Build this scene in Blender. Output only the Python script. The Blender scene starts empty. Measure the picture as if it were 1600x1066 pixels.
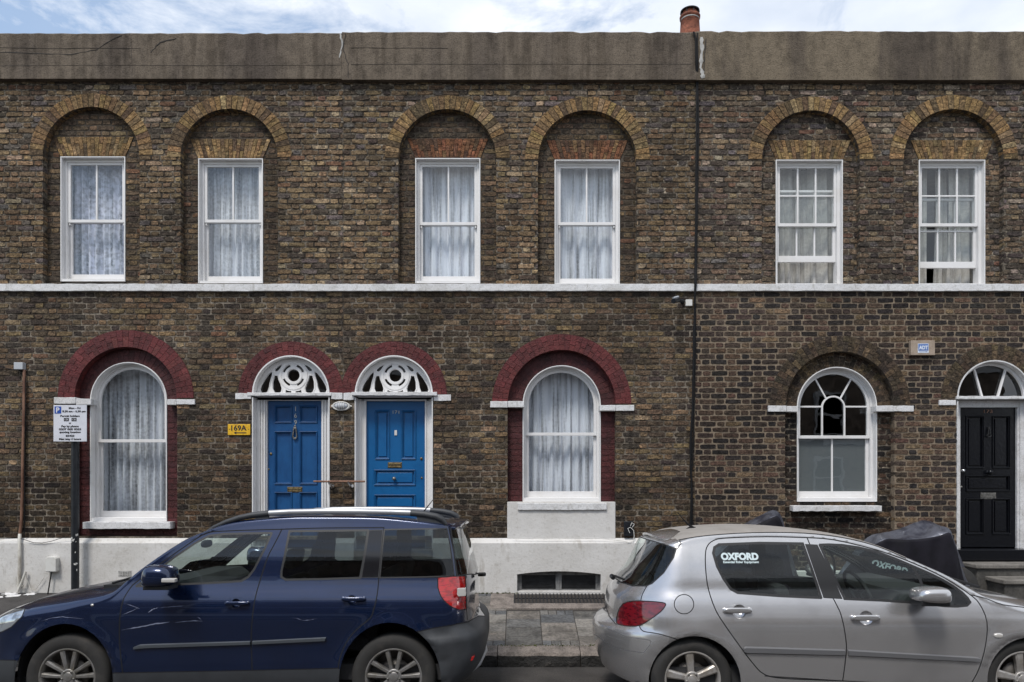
import bpy, bmesh, math, random
from mathutils import Vector, Matrix, noise
from mathutils.geometry import tessellate_polygon
random.seed(7)
PI = math.pi
S = bpy.context.scene
COL = S.collection
# ------------------------------------------------------------------ camera, sky, sun, exposure
F = 1110.0; D = 9.487; CX = 810.0; CY = 738.0; CH = 1.95      # focal length in photo pixels, distance to facade, principal point, eye height
cam = bpy.data.cameras.new('camera'); cam.sensor_width = 36; cam.lens = 36*F/1600
cam.shift_x = -(CX-800)/1600; cam.shift_y = (CY-533)/1600
cam.clip_start = 0.05; cam.clip_end = 2000
co = bpy.data.objects.new('camera', cam); COL.objects.link(co)
co.location = (0, -D, CH); co.rotation_euler = (PI/2, 0, 0); S.camera = co
S.view_settings.view_transform = 'Standard'; S.view_settings.look = 'None'
S.view_settings.exposure = 0.70; S.view_settings.gamma = 1
SUN_EL = math.radians(58); SUN_AZ = math.radians(205)          # azimuth measured from +Y clockwise
w = bpy.data.worlds.new('World'); S.world = w; w.use_nodes = True
nt = w.node_tree; N = nt.nodes; L = nt.links; N.clear()
out = N.new('ShaderNodeOutputWorld'); bg = N.new('ShaderNodeBackground'); bg.inputs[1].default_value = 0.12
sky = N.new('ShaderNodeTexSky'); sky.sky_type = 'NISHITA'; sky.sun_disc = False
sky.sun_elevation = SUN_EL; sky.sun_rotation = SUN_AZ; sky.air_density = 1.3; sky.dust_density = 1.0
tc = N.new('ShaderNodeTexCoord'); mp = N.new('ShaderNodeMapping'); mp.inputs['Scale'].default_value = (1, 1, 2.2)
mp.inputs['Location'].default_value = (0.35, 0.1, 0.0)
n1 = N.new('ShaderNodeTexNoise'); n1.inputs['Scale'].default_value = 5.0; n1.inputs['Detail'].default_value = 9; n1.inputs['Roughness'].default_value = 0.62
n1.inputs['Distortion'].default_value = 0.4
rp = N.new('ShaderNodeValToRGB'); rp.color_ramp.elements[0].position = 0.40; rp.color_ramp.elements[1].position = 0.57; rp.color_ramp.elements[0].color = (.16, .16, .16, 1)
n2 = N.new('ShaderNodeTexNoise'); n2.inputs['Scale'].default_value = 6.0; n2.inputs['Detail'].default_value = 6
rp2 = N.new('ShaderNodeValToRGB'); rp2.color_ramp.elements[0].position = 0.3; rp2.color_ramp.elements[1].position = 0.7
rp2.color_ramp.elements[0].color = (3.7, 4.15, 4.9, 1); rp2.color_ramp.elements[1].color = (5.6, 5.8, 6.1, 1)
sx = N.new('ShaderNodeSeparateXYZ'); mr = N.new('ShaderNodeMapRange')
mr.inputs['From Min'].default_value = -0.5; mr.inputs['From Max'].default_value = 0.35; mr.inputs['To Min'].default_value = -0.07; mr.inputs['To Max'].default_value = 0.14
ad = N.new('ShaderNodeMath'); ad.operation = 'ADD'
mx = N.new('ShaderNodeMixRGB')
L.new(tc.outputs['Generated'], mp.inputs[0]); L.new(mp.outputs[0], n1.inputs[0]); L.new(mp.outputs[0], n2.inputs[0])
L.new(tc.outputs['Generated'], sx.inputs[0]); L.new(sx.outputs[0], mr.inputs[0])
L.new(n1.outputs[0], ad.inputs[0]); L.new(mr.outputs[0], ad.inputs[1]); L.new(ad.outputs[0], rp.inputs[0])
L.new(n2.outputs[0], rp2.inputs[0]); L.new(rp.outputs[0], mx.inputs[0]); L.new(sky.outputs[0], mx.inputs[1]); L.new(rp2.outputs[0], mx.inputs[2])
L.new(mx.outputs[0], bg.inputs[0]); L.new(bg.outputs[0], out.inputs[0])
sd = bpy.data.lights.new('sun', 'SUN'); sd.energy = 1.75; sd.angle = math.radians(14); sd.color = (1, 0.96, 0.9)
so = bpy.data.objects.new('sun', sd); COL.objects.link(so)
sv = Vector((math.sin(SUN_AZ)*math.cos(SUN_EL), math.cos(SUN_AZ)*math.cos(SUN_EL), math.sin(SUN_EL)))
so.rotation_euler = sv.to_track_quat('Z', 'Y').to_euler(); so.location = (0, -20, 30)

# ------------------------------------------------------------------ materials
def mat(name, col=(.5, .5, .5), rough=.6, metal=0, attr=False, noises=(), bump=(), coat=0, spec=.5, emit=None):
    """noises: (scale, detail, darkfactor colour, lo, hi, stretch); bump: (scale, distance)"""
    m = bpy.data.materials.new(name); m.use_nodes = True
    t = m.node_tree; n = t.nodes; l = t.links; b = n['Principled BSDF']
    b.inputs['Roughness'].default_value = rough; b.inputs['Metallic'].default_value = metal
    b.inputs['Coat Weight'].default_value = coat; b.inputs['Coat Roughness'].default_value = .04
    b.inputs['Specular IOR Level'].default_value = spec
    if attr:
        a = n.new('ShaderNodeAttribute'); a.attribute_name = 'Col'; cur = a.outputs['Color']
    else:
        a = n.new('ShaderNodeRGB'); a.outputs[0].default_value = (*col, 1); cur = a.outputs[0]
    g = n.new('ShaderNodeNewGeometry')
    for (sc, det, fac, lo, hi, st) in noises:
        mpn = n.new('ShaderNodeMapping'); mpn.inputs['Scale'].default_value = st
        nz = n.new('ShaderNodeTexNoise'); nz.inputs['Scale'].default_value = sc; nz.inputs['Detail'].default_value = det
        nz.inputs['Roughness'].default_value = .6
        r = n.new('ShaderNodeMapRange'); r.inputs['From Min'].default_value = lo; r.inputs['From Max'].default_value = hi
        mixn = n.new('ShaderNodeMixRGB'); mixn.blend_type = 'MULTIPLY'; mixn.inputs[2].default_value = (*fac, 1)
        l.new(g.outputs['Position'], mpn.inputs[0]); l.new(mpn.outputs[0], nz.inputs[0]); l.new(nz.outputs[0], r.inputs[0])
        l.new(r.outputs[0], mixn.inputs[0]); l.new(cur, mixn.inputs[1]); cur = mixn.outputs[0]
    l.new(cur, b.inputs['Base Color'])
    prev = None
    for (sc, dist) in bump:
        nz = n.new('ShaderNodeTexNoise'); nz.inputs['Scale'].default_value = sc; nz.inputs['Detail'].default_value = 4
        bp = n.new('ShaderNodeBump'); bp.inputs['Distance'].default_value = dist; bp.inputs['Strength'].default_value = 1
        l.new(g.outputs['Position'], nz.inputs[0]); l.new(nz.outputs[0], bp.inputs['Height'])
        if prev: l.new(prev, bp.inputs['Normal'])
        prev = bp.outputs[0]
    if prev: l.new(prev, b.inputs['Normal'])
    if emit: b.inputs['Emission Color'].default_value = (*emit[:3], 1); b.inputs['Emission Strength'].default_value = emit[3]
    return m
O1 = (1, 1, 1)
M = {}
M['brick'] = mat('brick', attr=True, rough=.95, spec=.25, noises=[(17, 4, (.50, .49, .50), .44, .60, (1, 1, 1.7)), (48, 3, (.55, .55, .55), .46, .60, O1), (15, 4, (1.75, 1.68, 1.6), .55, .70, (1, 1, 1.5)), (60, 2, (1.5, 1.48, 1.4), .55, .68, O1), (1.1, 3, (.70, .70, .72), .45, .66, O1)], bump=[(45, .010), (160, .004)])
M['mortar_old'] = mat('mortar_old', (.17, .145, .115), .97, spec=.2, noises=[(9, 5, (.26, .25, .25), .44, .56, O1), (34, 3, (.5, .5, .5), .42, .62, O1), (15, 3, (2.6, 2.5, 2.35), .56, .66, (1, 1, 2.0))], bump=[(60, .008)])
M['mortar_low'] = mat('mortar_low', (.235, .20, .16), .97, spec=.2, noises=[(1.5, 5, (.34, .32, .31), .43, .58, O1), (11, 4, (.5, .48, .46), .46, .58, O1), (30, 3, (.55, .55, .55), .45, .62, O1)], bump=[(60, .006)])
M['mortar_new'] = mat('mortar_new', (.235, .185, .135), .97, spec=.2, noises=[(1.3, 4, (.72, .72, .72), .48, .62, O1), (40, 3, (.7, .7, .7), .45, .62, O1)], bump=[(60, .005)])
M['soot_mortar'] = mat('soot_mortar', (.085, .07, .055), .97, spec=.2, noises=[(12, 3, (.5, .5, .5), .45, .6, O1)], bump=[(60, .006)])
M['red_paint'] = mat('red_painted_brick', attr=True, rough=.62, spec=.35, noises=[(3.0, 5, (.60, .58, .58), .45, .62, O1), (45, 3, (.68, .68, .68), .48, .62, O1), (16, 5, (1.6, 1.9, 1.8), .60, .72, O1), (80, 2, (2.2, 3.0, 2.8), .68, .74, O1)], bump=[(50, .007), (150, .002)])
M['white'] = mat('white_paint', (.70, .69, .685), .5, spec=.4, noises=[(3, 4, (.90, .89, .87), .5, .72, O1)], bump=[(30, .0008)])
M['white_rough'] = mat('white_painted_stone', (.65, .645, .65), .7, spec=.3, noises=[(4, 6, (.84, .83, .81), .48, .66, O1), (18, 5, (.74, .73, .70), .57, .70, (1, 1, .35)), (55, 3, (.8, .8, .78), .5, .66, O1)], bump=[(22, .006), (90, .002)])
M['plinth'] = mat('painted_render', (.61, .595, .575), .75, spec=.25, noises=[(1.4, 6, (.84, .83, .81), .42, .66, O1), (7, 6, (.78, .76, .73), .58, .72, (1, 1, .5)), (2.2, 6, (.62, .59, .54), .62, .74, (2.5, 1, .5)), (30, 3, (.85, .84, .82), .55, .7, O1)], bump=[(9, .006), (60, .002)])
M['concrete'] = mat('concrete', (.158, .128, .099), .95, spec=.2, noises=[(1.0, 6, (.62, .62, .66), .44, .66, (1.6, 1, .22)), (5, 5, (.72, .71, .70), .48, .62, (1.8, 1, .15)), (9, 5, (.66, .66, .66), .45, .68, (1, 1, .6)), (55, 3, (.62, .62, .62), .48, .66, O1)], bump=[(20, .01), (80, .006)])
M['concrete_tan'] = mat('concrete_tan', (.18, .145, .105), .95, spec=.2, noises=[(1.0, 6, (.50, .50, .55), .48, .62, (1.6, 1, .22)), (9, 5, (.66, .66, .66), .45, .68, (1, 1, .6)), (55, 3, (.62, .62, .62), .48, .66, O1)], bump=[(20, .01), (80, .006)])
M['crack'] = mat('crack', (.03, .027, .025), .95)
M['cement'] = mat('cement_patch', (.42, .41, .39), .9, noises=[(14, 4, (.6, .6, .6), .45, .65, O1)], bump=[(30, .006)])
M['dark'] = mat('dark_interior', (.07, .065, .06), .9)
M['roof'] = mat('roof_slate', (.08, .08, .085), .8, noises=[(8, 3, (.6, .6, .6), .4, .6, O1)])
M['blue_door_dull'] = mat('dull_blue_paint', (.009, .076, .215), .42, spec=.4, noises=[(3, 5, (.75, .8, .85), .45, .62, O1), (22, 4, (.8, .8, .85), .5, .66, (1, 1, .3))], bump=[(35, .0012)])
M['blue_door'] = mat('blue_gloss_paint', (.005, .100, .275), .34, spec=.5, noises=[(4, 5, (.8, .82, .85), .45, .65, O1)], bump=[(35, .0012)])
M['black_door'] = mat('black_gloss_paint', (.0045, .005, .007), .22, spec=.35, bump=[(25, .0012)])
M['numeral'] = mat('pale_metal_numerals', (.42, .42, .40), .45, .3)
M['brass'] = mat('brass', (.25, .19, .10), .42, .9, noises=[(40, 3, (.5, .5, .5), .45, .6, O1)])
M['dull_metal'] = mat('dull_metal', (.25, .24, .22), .45, .8, noises=[(40, 3, (.5, .5, .5), .45, .6, O1)])
M['chrome'] = mat('chrome', (.75, .75, .76), .16, 1)
M['iron'] = mat('iron', (.022, .022, .024), .6, .2, noises=[(30, 3, (.5, .5, .5), .45, .6, O1)], bump=[(60, .002)])
M['black_paint'] = mat('black_paint', (.012, .014, .018), .38, noises=[(20, 3, (.6, .6, .6), .45, .6, O1)])
M['rubber'] = mat('rubber', (.012, .012, .013), .7, bump=[(80, .001)])
M['cable'] = mat('cable_sheath', (.006, .006, .007), .7, spec=.25)
M['white_plastic'] = mat('white_plastic', (.62, .61, .58), .45, noises=[(9, 4, (.85, .84, .8), .5, .7, O1)])
M['grey_plastic'] = mat('grey_plastic', (.40, .42, .45), .5)
M['copper'] = mat('weathered_copper', (.24, .13, .085), .6, .3, noises=[(9, 4, (.55, .5, .5), .42, .62, (1, 1, .5))])
M['pipe_white'] = mat('cream_pipe', (.55, .53, .48), .5, noises=[(14, 4, (.6, .55, .5), .5, .7, (1, 1, .4))])
M['yellow'] = mat('yellow_plate', (.72, .42, .02), .4, noises=[(24, 4, (.7, .65, .6), .5, .65, O1)])
M['black_ink'] = mat('black_ink', (.015, .013, .015), .6)
M['sign_white'] = mat('sign_white', (.62, .63, .68), .45, noises=[(6, 3, (.9, .9, .9), .5, .7, O1)])
M['sign_blue'] = mat('sign_blue', (.012, .06, .32), .4)
M['box_tan'] = mat('alarm_box', (.34, .27, .21), .6, noises=[(12, 4, (.8, .78, .75), .45, .65, O1)])
M['logo_blue'] = mat('logo_blue', (.10, .18, .42), .5)
M['logo_pale'] = mat('logo_pale', (.62, .68, .78), .5)
M['terracotta'] = mat('terracotta', (.30, .10, .055), .85, noises=[(5, 4, (.5, .45, .42), .42, .62, (1, 1, 2)), (30, 3, (.7, .7, .7), .45, .6, O1)], bump=[(30, .008)])
M['asphalt'] = mat('asphalt', (.062, .056, .052), .9, noises=[(2.2, 5, (.62, .62, .62), .4, .65, O1), (70, 3, (.55, .55, .55), .45, .62, O1), (120, 2, (1.8, 1.7, 1.6), .62, .72, O1)], bump=[(90, .006)])
M['tarmac_path'] = mat('dark_footway', (.06, .055, .052), .9, noises=[(6, 5, (.6, .6, .6), .4, .65, O1), (80, 3, (.6, .6, .6), .45, .62, O1)], bump=[(80, .005)])
M['slab'] = mat('paving_slab', attr=True, rough=.9, spec=.25, noises=[(4, 6, (.62, .62, .62), .45, .62, O1), (32, 4, (.7, .7, .7), .45, .62, O1), (11, 5, (1.4, 1.35, 1.25), .58, .72, O1)], bump=[(70, .003)])
M['joint'] = mat('paving_joint', (.035, .03, .026), .97)
M['kerb'] = mat('kerb_stone', (.235, .20, .175), .85, noises=[(6, 5, (.55, .55, .55), .42, .62, O1), (60, 3, (.6, .6, .6), .45, .62, O1)], bump=[(30, .01), (90, .004)])
M['kerb_face'] = mat('tarred_kerb_face', (.022, .021, .02), .85, noises=[(14, 5, (2.2, 2.1, 2.0), .56, .68, O1)], bump=[(14, .03), (60, .012)])
M['step'] = mat('step_stone', (.20, .185, .165), .85, noises=[(5, 5, (.6, .6, .6), .42, .62, O1), (50, 3, (.7, .7, .7), .45, .62, O1)], bump=[(60, .004)])
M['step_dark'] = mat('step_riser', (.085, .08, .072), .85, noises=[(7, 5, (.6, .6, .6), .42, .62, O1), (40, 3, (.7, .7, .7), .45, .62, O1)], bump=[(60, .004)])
M['grey_wood'] = mat('grey_paint', (.17, .17, .17), .7, noises=[(12, 5, (.5, .5, .5), .45, .62, O1)])
M['moss'] = mat('weeds', (.085, .10, .025), .9, noises=[(30, 3, (.5, .5, .4), .45, .6, O1)])

def glass_mat(name, tint=(.9, .93, .93), thr=.97, rough=.0, refl=1.0, r0=.085):
    m = bpy.data.materials.new(name); m.use_nodes = True; t = m.node_tree; n = t.nodes; l = t.links; n.clear()
    o = n.new('ShaderNodeOutputMaterial'); tr = n.new('ShaderNodeBsdfTransparent'); tr.inputs[0].default_value = (*[c*thr for c in tint], 1)
    gl = n.new('ShaderNodeBsdfGlossy'); gl.inputs['Roughness'].default_value = rough; gl.inputs[0].default_value = (refl, refl, refl, 1)
    lw = n.new('ShaderNodeLayerWeight'); pw = n.new('ShaderNodeMath'); pw.operation = 'POWER'; pw.inputs[1].default_value = 4.2
    l.new(lw.outputs['Facing'], pw.inputs[0])
    nz = n.new('ShaderNodeTexNoise'); nz.inputs['Scale'].default_value = 2.2; bp = n.new('ShaderNodeBump'); bp.inputs['Distance'].default_value = .002
    g = n.new('ShaderNodeNewGeometry'); l.new(g.outputs['Position'], nz.inputs[0]); l.new(nz.outputs[0], bp.inputs['Height']); l.new(bp.outputs[0], gl.inputs['Normal'])
    ms = n.new('ShaderNodeMath'); ms.operation = 'MULTIPLY_ADD'; ms.inputs[1].default_value = .85; ms.inputs[2].default_value = r0
    l.new(pw.outputs[0], ms.inputs[0])
    mxs = n.new('ShaderNodeMixShader'); l.new(ms.outputs[0], mxs.inputs[0]); l.new(tr.outputs[0], mxs.inputs[1]); l.new(gl.outputs[0], mxs.inputs[2]); l.new(mxs.outputs[0], o.inputs[0])
    return m
M['glass'] = glass_mat('window_glass')
def frosted():
    m = mat('frosted_film', (.14, .152, .158), .35, spec=.5); return m
M['frosted'] = frosted()
def lace(name, col, base, streak, fine, sc=60):
    """net curtain: cover = base + streak * (vertical gathers, with fold shading put into the opacity) + fine * (lace pattern)"""
    m = bpy.data.materials.new(name); m.use_nodes = True; t = m.node_tree; n = t.nodes; l = t.links; n.clear()
    o = n.new('ShaderNodeOutputMaterial'); df = n.new('ShaderNodeBsdfDiffuse'); df.inputs[0].default_value = (*col, 1)
    tl = n.new('ShaderNodeBsdfTranslucent'); tl.inputs[0].default_value = (*col, 1)
    m1 = n.new('ShaderNodeMixShader'); m1.inputs[0].default_value = .15; l.new(df.outputs[0], m1.inputs[1]); l.new(tl.outputs[0], m1.inputs[2])
    tr = n.new('ShaderNodeBsdfTransparent'); g = n.new('ShaderNodeNewGeometry')
    mp1 = n.new('ShaderNodeMapping'); mp1.inputs['Scale'].default_value = (17, 3, .55); s1 = n.new('ShaderNodeTexNoise'); s1.inputs['Scale'].default_value = 1; s1.inputs['Detail'].default_value = 3; s1.inputs['Roughness'].default_value = .65
    l.new(g.outputs['Position'], mp1.inputs[0]); l.new(mp1.outputs[0], s1.inputs[0])
    s2 = n.new('ShaderNodeTexNoise'); s2.inputs['Scale'].default_value = sc*.35; s2.inputs['Detail'].default_value = 3; l.new(g.outputs['Position'], s2.inputs[0])
    r1 = n.new('ShaderNodeMapRange'); r1.inputs['From Min'].default_value = .28; r1.inputs['From Max'].default_value = .64; r1.inputs['To Min'].default_value = -streak; r1.inputs['To Max'].default_value = streak  # streaks carry the light and dark of the folds
    r2 = n.new('ShaderNodeMapRange'); r2.inputs['From Min'].default_value = .40; r2.inputs['From Max'].default_value = .60; r2.inputs['To Min'].default_value = base-fine; r2.inputs['To Max'].default_value = base+fine
    l.new(s1.outputs[0], r1.inputs[0]); l.new(s2.outputs[0], r2.inputs[0]); ad_ = n.new('ShaderNodeMath'); ad_.operation = 'ADD'; ad_.use_clamp = True; l.new(r1.outputs[0], ad_.inputs[0]); l.new(r2.outputs[0], ad_.inputs[1])
    m2 = n.new('ShaderNodeMixShader'); l.new(ad_.outputs[0], m2.inputs[0]); l.new(tr.outputs[0], m2.inputs[1]); l.new(m1.outputs[0], m2.inputs[2]); l.new(m2.outputs[0], o.inputs[0])
    return m
M['lace_white'] = lace('lace_curtain', (.92, .93, 1.0), .74, .62, .05, 80)
M['lace_grey'] = lace('grey_lace_curtain', (.86, .87, .93), .68, .50, .10, 70)
M['lace_open'] = lace('open_lace_curtain', (.86, .86, .98), .60, .42, .18, 50)
M['curtain'] = mat('cream_curtain', (.50, .48, .45), .9, noises=[(20, 3, (.85, .85, .85), .45, .6, O1)])
M['curtain_green'] = mat('grey_green_curtain', (.26, .30, .27), .9)

# ------------------------------------------------------------------ mesh helper
class MB:
    def __init__(s): s.v = []; s.f = []; s.c = []; s.m = []; s.sm = []
    def add(s, vs, fs, col=None, mi=0, smooth=False):
        b = len(s.v); s.v += [tuple(v) for v in vs]
        for f in fs: s.f.append(tuple(b+i for i in f)); s.c.append(col); s.m.append(mi); s.sm.append(smooth)
        return s
    def box(s, x0, x1, y0, y1, z0, z1, col=None, mi=0):
        vs = [(x0, y0, z0), (x1, y0, z0), (x1, y1, z0), (x0, y1, z0), (x0, y0, z1), (x1, y0, z1), (x1, y1, z1), (x0, y1, z1)]
        return s.add(vs, [(0, 3, 2, 1), (4, 5, 6, 7), (0, 1, 5, 4), (1, 2, 6, 5), (2, 3, 7, 6), (3, 0, 4, 7)], col, mi)
    def prism(s, pts, y0, y1, col=None, mi=0, holes=()):          # polygon in x,z extruded along y
        loops = [list(pts)]+[list(h) for h in holes]; flat = [p for lp in loops for p in lp]; n = len(flat)
        tris = tessellate_polygon([[Vector((p[0], p[1], 0)) for p in lp] for lp in loops])
        vs = [(p[0], y0, p[1]) for p in flat]+[(p[0], y1, p[1]) for p in flat]
        fs = []
        for t in tris:
            a, b, c = [flat[i] for i in t]
            cr = (b[0]-a[0])*(c[1]-a[1])-(b[1]-a[1])*(c[0]-a[0])
            t = t if cr > 0 else (t[0], t[2], t[1])
            fs.append(tuple(t)); fs.append((t[0]+n, t[2]+n, t[1]+n))
        o = 0
        for k, lp in enumerate(loops):
            m = len(lp); ar = sum(lp[i][0]*lp[(i+1) % m][1]-lp[(i+1) % m][0]*lp[i][1] for i in range(m))
            for i in range(m):
                a, b = o+i, o+(i+1) % m
                q = (a, a+n, b+n, b)
                if (ar > 0) == (k > 0): q = q[::-1]
                fs.append(q)
            o += m
        return s.add(vs, fs, col, mi)
    def ring(s, outer, inner, y0, y1, col=None, mi=0, closed=True):   # equal-length outlines
        n = len(outer); vs = [(p[0], y0, p[1]) for p in outer]+[(p[0], y0, p[1]) for p in inner]+[(p[0], y1, p[1]) for p in outer]+[(p[0], y1, p[1]) for p in inner]
        fs = []
        for i in range(n if closed else n-1):
            j = (i+1) % n
            fs += [(i, j, n+j, n+i), (2*n+i, 3*n+i, 3*n+j, 2*n+j), (i, 2*n+i, 2*n+j, j), (n+i, n+j, 3*n+j, 3*n+i)]
        if not closed: fs += [(0, n, 3*n, 2*n), (n-1, 3*n-1, 4*n-1, 2*n-1)]
        return s.add(vs, fs, col, mi)
    def tube(s, path, r, seg=8, cap=True, mi=0, rads=None):
        P = [Vector(p) for p in path]; n = len(P); vs = []; fs = []
        up = Vector((0, 0, 1)); prevx = None
        for i, p in enumerate(P):
            t = (P[min(i+1, n-1)]-P[max(i-1, 0)]).normalized()
            x = (prevx - t*prevx.dot(t)) if prevx else t.cross(up)
            if x.length < 1e-4: x = t.cross(Vector((1, 0, 0)))
            x.normalize(); prevx = x; y = t.cross(x); rr = rads[i] if rads else r
            for k in range(seg): a = 2*PI*k/seg; vs.append(p+x*math.cos(a)*rr+y*math.sin(a)*rr)
        for i in range(n-1):
            for k in range(seg): k2 = (k+1) % seg; fs.append((i*seg+k, i*seg+k2, (i+1)*seg+k2, (i+1)*seg+k))
        s.add(vs, fs, None, mi, True)
        if cap: s.add([vs[k] for k in range(seg)], [tuple(range(seg))[::-1]], None, mi); s.add(vs[-seg:], [tuple(range(seg))], None, mi)
        return s
    def lathe(s, prof, c=(0, 0, 0), axis='z', seg=32, mi=0, smooth=True):   # prof (r, h)
        vs = []; fs = []; n = len(prof)
        for k in range(seg):
            a = 2*PI*k/seg
            for r, h in prof:
                u, v = r*math.cos(a), r*math.sin(a)
                p = (u, v, h) if axis == 'z' else ((u, h, v) if axis == 'y' else (h, u, v))
                vs.append((p[0]+c[0], p[1]+c[1], p[2]+c[2]))
        for k in range(seg):
            k2 = (k+1) % seg
            for i in range(n-1): fs.append((k*n+i, k2*n+i, k2*n+i+1, k*n+i+1))
        return s.add(vs, fs, None, mi, smooth)
    def build(s, name, mats, parent=None, bevel=0, recalc=False, angle=None, merge=0):
        me = bpy.data.meshes.new(name); me.from_pydata(s.v, [], s.f)
        for m in (mats if isinstance(mats, (list, tuple)) else [mats]): me.materials.append(M[m] if isinstance(m, str) else m)
        me.polygons.foreach_set('material_index', s.m); me.polygons.foreach_set('use_smooth', s.sm)
        if any(c is not None for c in s.c):
            a = me.color_attributes.new('Col', 'FLOAT_COLOR', 'CORNER'); buf = []
            for f, c in zip(s.f, s.c): buf += [*(c or (.1, .1, .1)), 1.0]*len(f)
            a.data.foreach_set('color', buf)
        if recalc or merge:
            bm = bmesh.new(); bm.from_mesh(me)
            if merge: bmesh.ops.remove_doubles(bm, verts=bm.verts, dist=merge)
            if recalc: bmesh.ops.recalc_face_normals(bm, faces=bm.faces)
            bm.to_mesh(me); bm.free()
        me.update()
        o = bpy.data.objects.new(name, me); COL.objects.link(o)
        if parent: o.parent = parent
        if bevel:
            b = o.modifiers.new('bevel', 'BEVEL'); b.width = bevel; b.segments = 2; b.limit_method = 'ANGLE'; b.angle_limit = math.radians(50)
        return o
def text_into(mb, body, cx, cz, size, y, depth=.002, mi=0, w=None, font_offset=0.0):   # lettering facing -Y, centred
    cu = bpy.data.curves.new('t', 'FONT'); cu.body = body; cu.size = size; cu.extrude = depth; cu.align_x = 'CENTER'; cu.align_y = 'CENTER'; cu.offset = font_offset; cu.resolution_u = 4
    o = bpy.data.objects.new('t', cu); COL.objects.link(o); dg = bpy.context.evaluated_depsgraph_get()
    me = bpy.data.meshes.new_from_object(o.evaluated_get(dg)); xs = [v.co.x for v in me.vertices]
    k = (w/(max(xs)-min(xs))) if w else 1; xm = (max(xs)+min(xs))/2; ys = [v.co.y for v in me.vertices]; ym = (max(ys)+min(ys))/2
    vs = [(cx+(v.co.x-xm)*k, y-v.co.z, cz+v.co.y-ym) for v in me.vertices]
    mb.add(vs, [tuple(p.vertices) for p in me.polygons], None, mi)
    bpy.data.objects.remove(o); bpy.data.curves.remove(cu); bpy.data.meshes.remove(me)
def empty(name, loc, label=None, cat=None, group=None, kind=None, rz=0):
    o = bpy.data.objects.new(name, None); COL.objects.link(o); o.location = loc; o.rotation_euler = (0, 0, rz); o.empty_display_size = .2
    tag(o, label, cat, group, kind); return o
def tag(o, label=None, cat=None, group=None, kind=None):
    if label: o['label'] = label
    if cat: o['category'] = cat
    if group: o['group'] = group
    if kind: o['kind'] = kind
    return o
def X(px, y=0): return (px-CX)*(D+y)/F
def Z(py, y=0): return CH+(CY-py)*(D+y)/F
def arc(cx, cz, r, a0, a1, n): return [(cx+r*math.cos(a0+(a1-a0)*i/n), cz+r*math.sin(a0+(a1-a0)*i/n)) for i in range(n+1)]
def nz(x, z, s=1, k=0): return noise.noise(Vector((x*s+k*17.3, k*5.1, z*s)))

# ------------------------------------------------------------------ brickwork
def pick(pal):
    r = random.random()*sum(p[0] for p in pal); 
    for wgt, c in pal:
        r -= wgt
        if r <= 0: break
    k = random.uniform(.86, 1.15); return tuple(min(.9, max(.004, ch*k*random.uniform(.95, 1.05))) for ch in c)
PAL = {
 'upper': [(30, (0.203, 0.140, 0.083)), (24, (0.152, 0.107, 0.067)), (10, (0.091, 0.069, 0.052)), (12, (0.259, 0.180, 0.103)), (2, (0.208, 0.118, 0.071)), (4, (0.341, 0.255, 0.164)), (10, (0.142, 0.118, 0.105))],
 'lower': [(30, (0.142, 0.099, 0.062)), (26, (0.096, 0.071, 0.049)), (16, (0.061, 0.048, 0.039)), (12, (0.193, 0.133, 0.075)), (2, (0.177, 0.104, 0.062)), (3, (0.269, 0.190, 0.118))],
 'right': [(26, (0.038, 0.032, 0.030)), (25, (0.070, 0.051, 0.041)), (24, (0.119, 0.079, 0.055)), (5, (0.125, 0.075, 0.055)), (7, (0.181, 0.125, 0.077))],
 'right_up': [(30, (0.131, 0.096, 0.070)), (18, (0.079, 0.063, 0.053)), (22, (0.170, 0.120, 0.077)), (12, (0.227, 0.162, 0.103)), (3, (0.181, 0.104, 0.072)), (6, (0.295, 0.230, 0.175)), (8, (0.136, 0.115, 0.108))],
 'panel': [(30, (0.121, 0.086, 0.056)), (18, (0.081, 0.061, 0.046)), (14, (0.167, 0.118, 0.069)), (3, (0.167, 0.095, 0.057))],
 'yellow': [(30, (0.289, 0.187, 0.087)), (20, (0.215, 0.143, 0.075)), (12, (0.139, 0.096, 0.059)), (8, (0.332, 0.232, 0.128))],
 'orange': [(22, (0.217, 0.097, 0.052)), (16, (0.171, 0.084, 0.048)), (12, (0.114, 0.068, 0.043)), (8, (0.239, 0.142, 0.074))],
 'brown_arch': [(30, (0.098, 0.072, 0.047)), (20, (0.067, 0.051, 0.038)), (8, (0.154, 0.110, 0.065))],
 'red': [(30, (.118, .021, .021)), (20, (.102, .020, .020)), (8, (.13, .028, .026))],
 'red_deep': [(30, (.078, .018, .018)), (20, (.066, .016, .017))],
}
def brick(mb, x0, x1, z0, z1, yf, yb, col, jit, y_in=.004):
    xm = (x0+x1)/2; zm = (z0+z1)/2; r = random.uniform
    jx = min(jit, (x1-x0)*.12); jz = min(jit, (z1-z0)*.12)
    ring = [(x0, z0), (xm, z0), (x1, z0), (x1, zm), (x1, z1), (xm, z1), (x0, z1), (x0, zm)]
    ins = min(.005, (x1-x0)*.2)
    fr = []
    for i, (x, z) in enumerate(ring):
        cx = ins*(1 if x < xm-1e-6 else (-1 if x > xm+1e-6 else 0)); cz = ins*(1 if z < zm-1e-6 else (-1 if z > zm+1e-6 else 0))
        k = 1.6 if i % 2 == 0 else .8
        fr.append((x+cx*k*r(.3, 1.6)+r(-jx, jx)*.5, yf+r(-jit, jit)*.45, z+cz*k*r(.3, 1.6)+r(-jz, jz)*.5))
    bk = [(x, yb, z) for x, z in ring]
    mb.add(fr+bk, [tuple(range(8))]+[(i, i+8, (i+1) % 8+8, (i+1) % 8) for i in range(8)], col)
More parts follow.
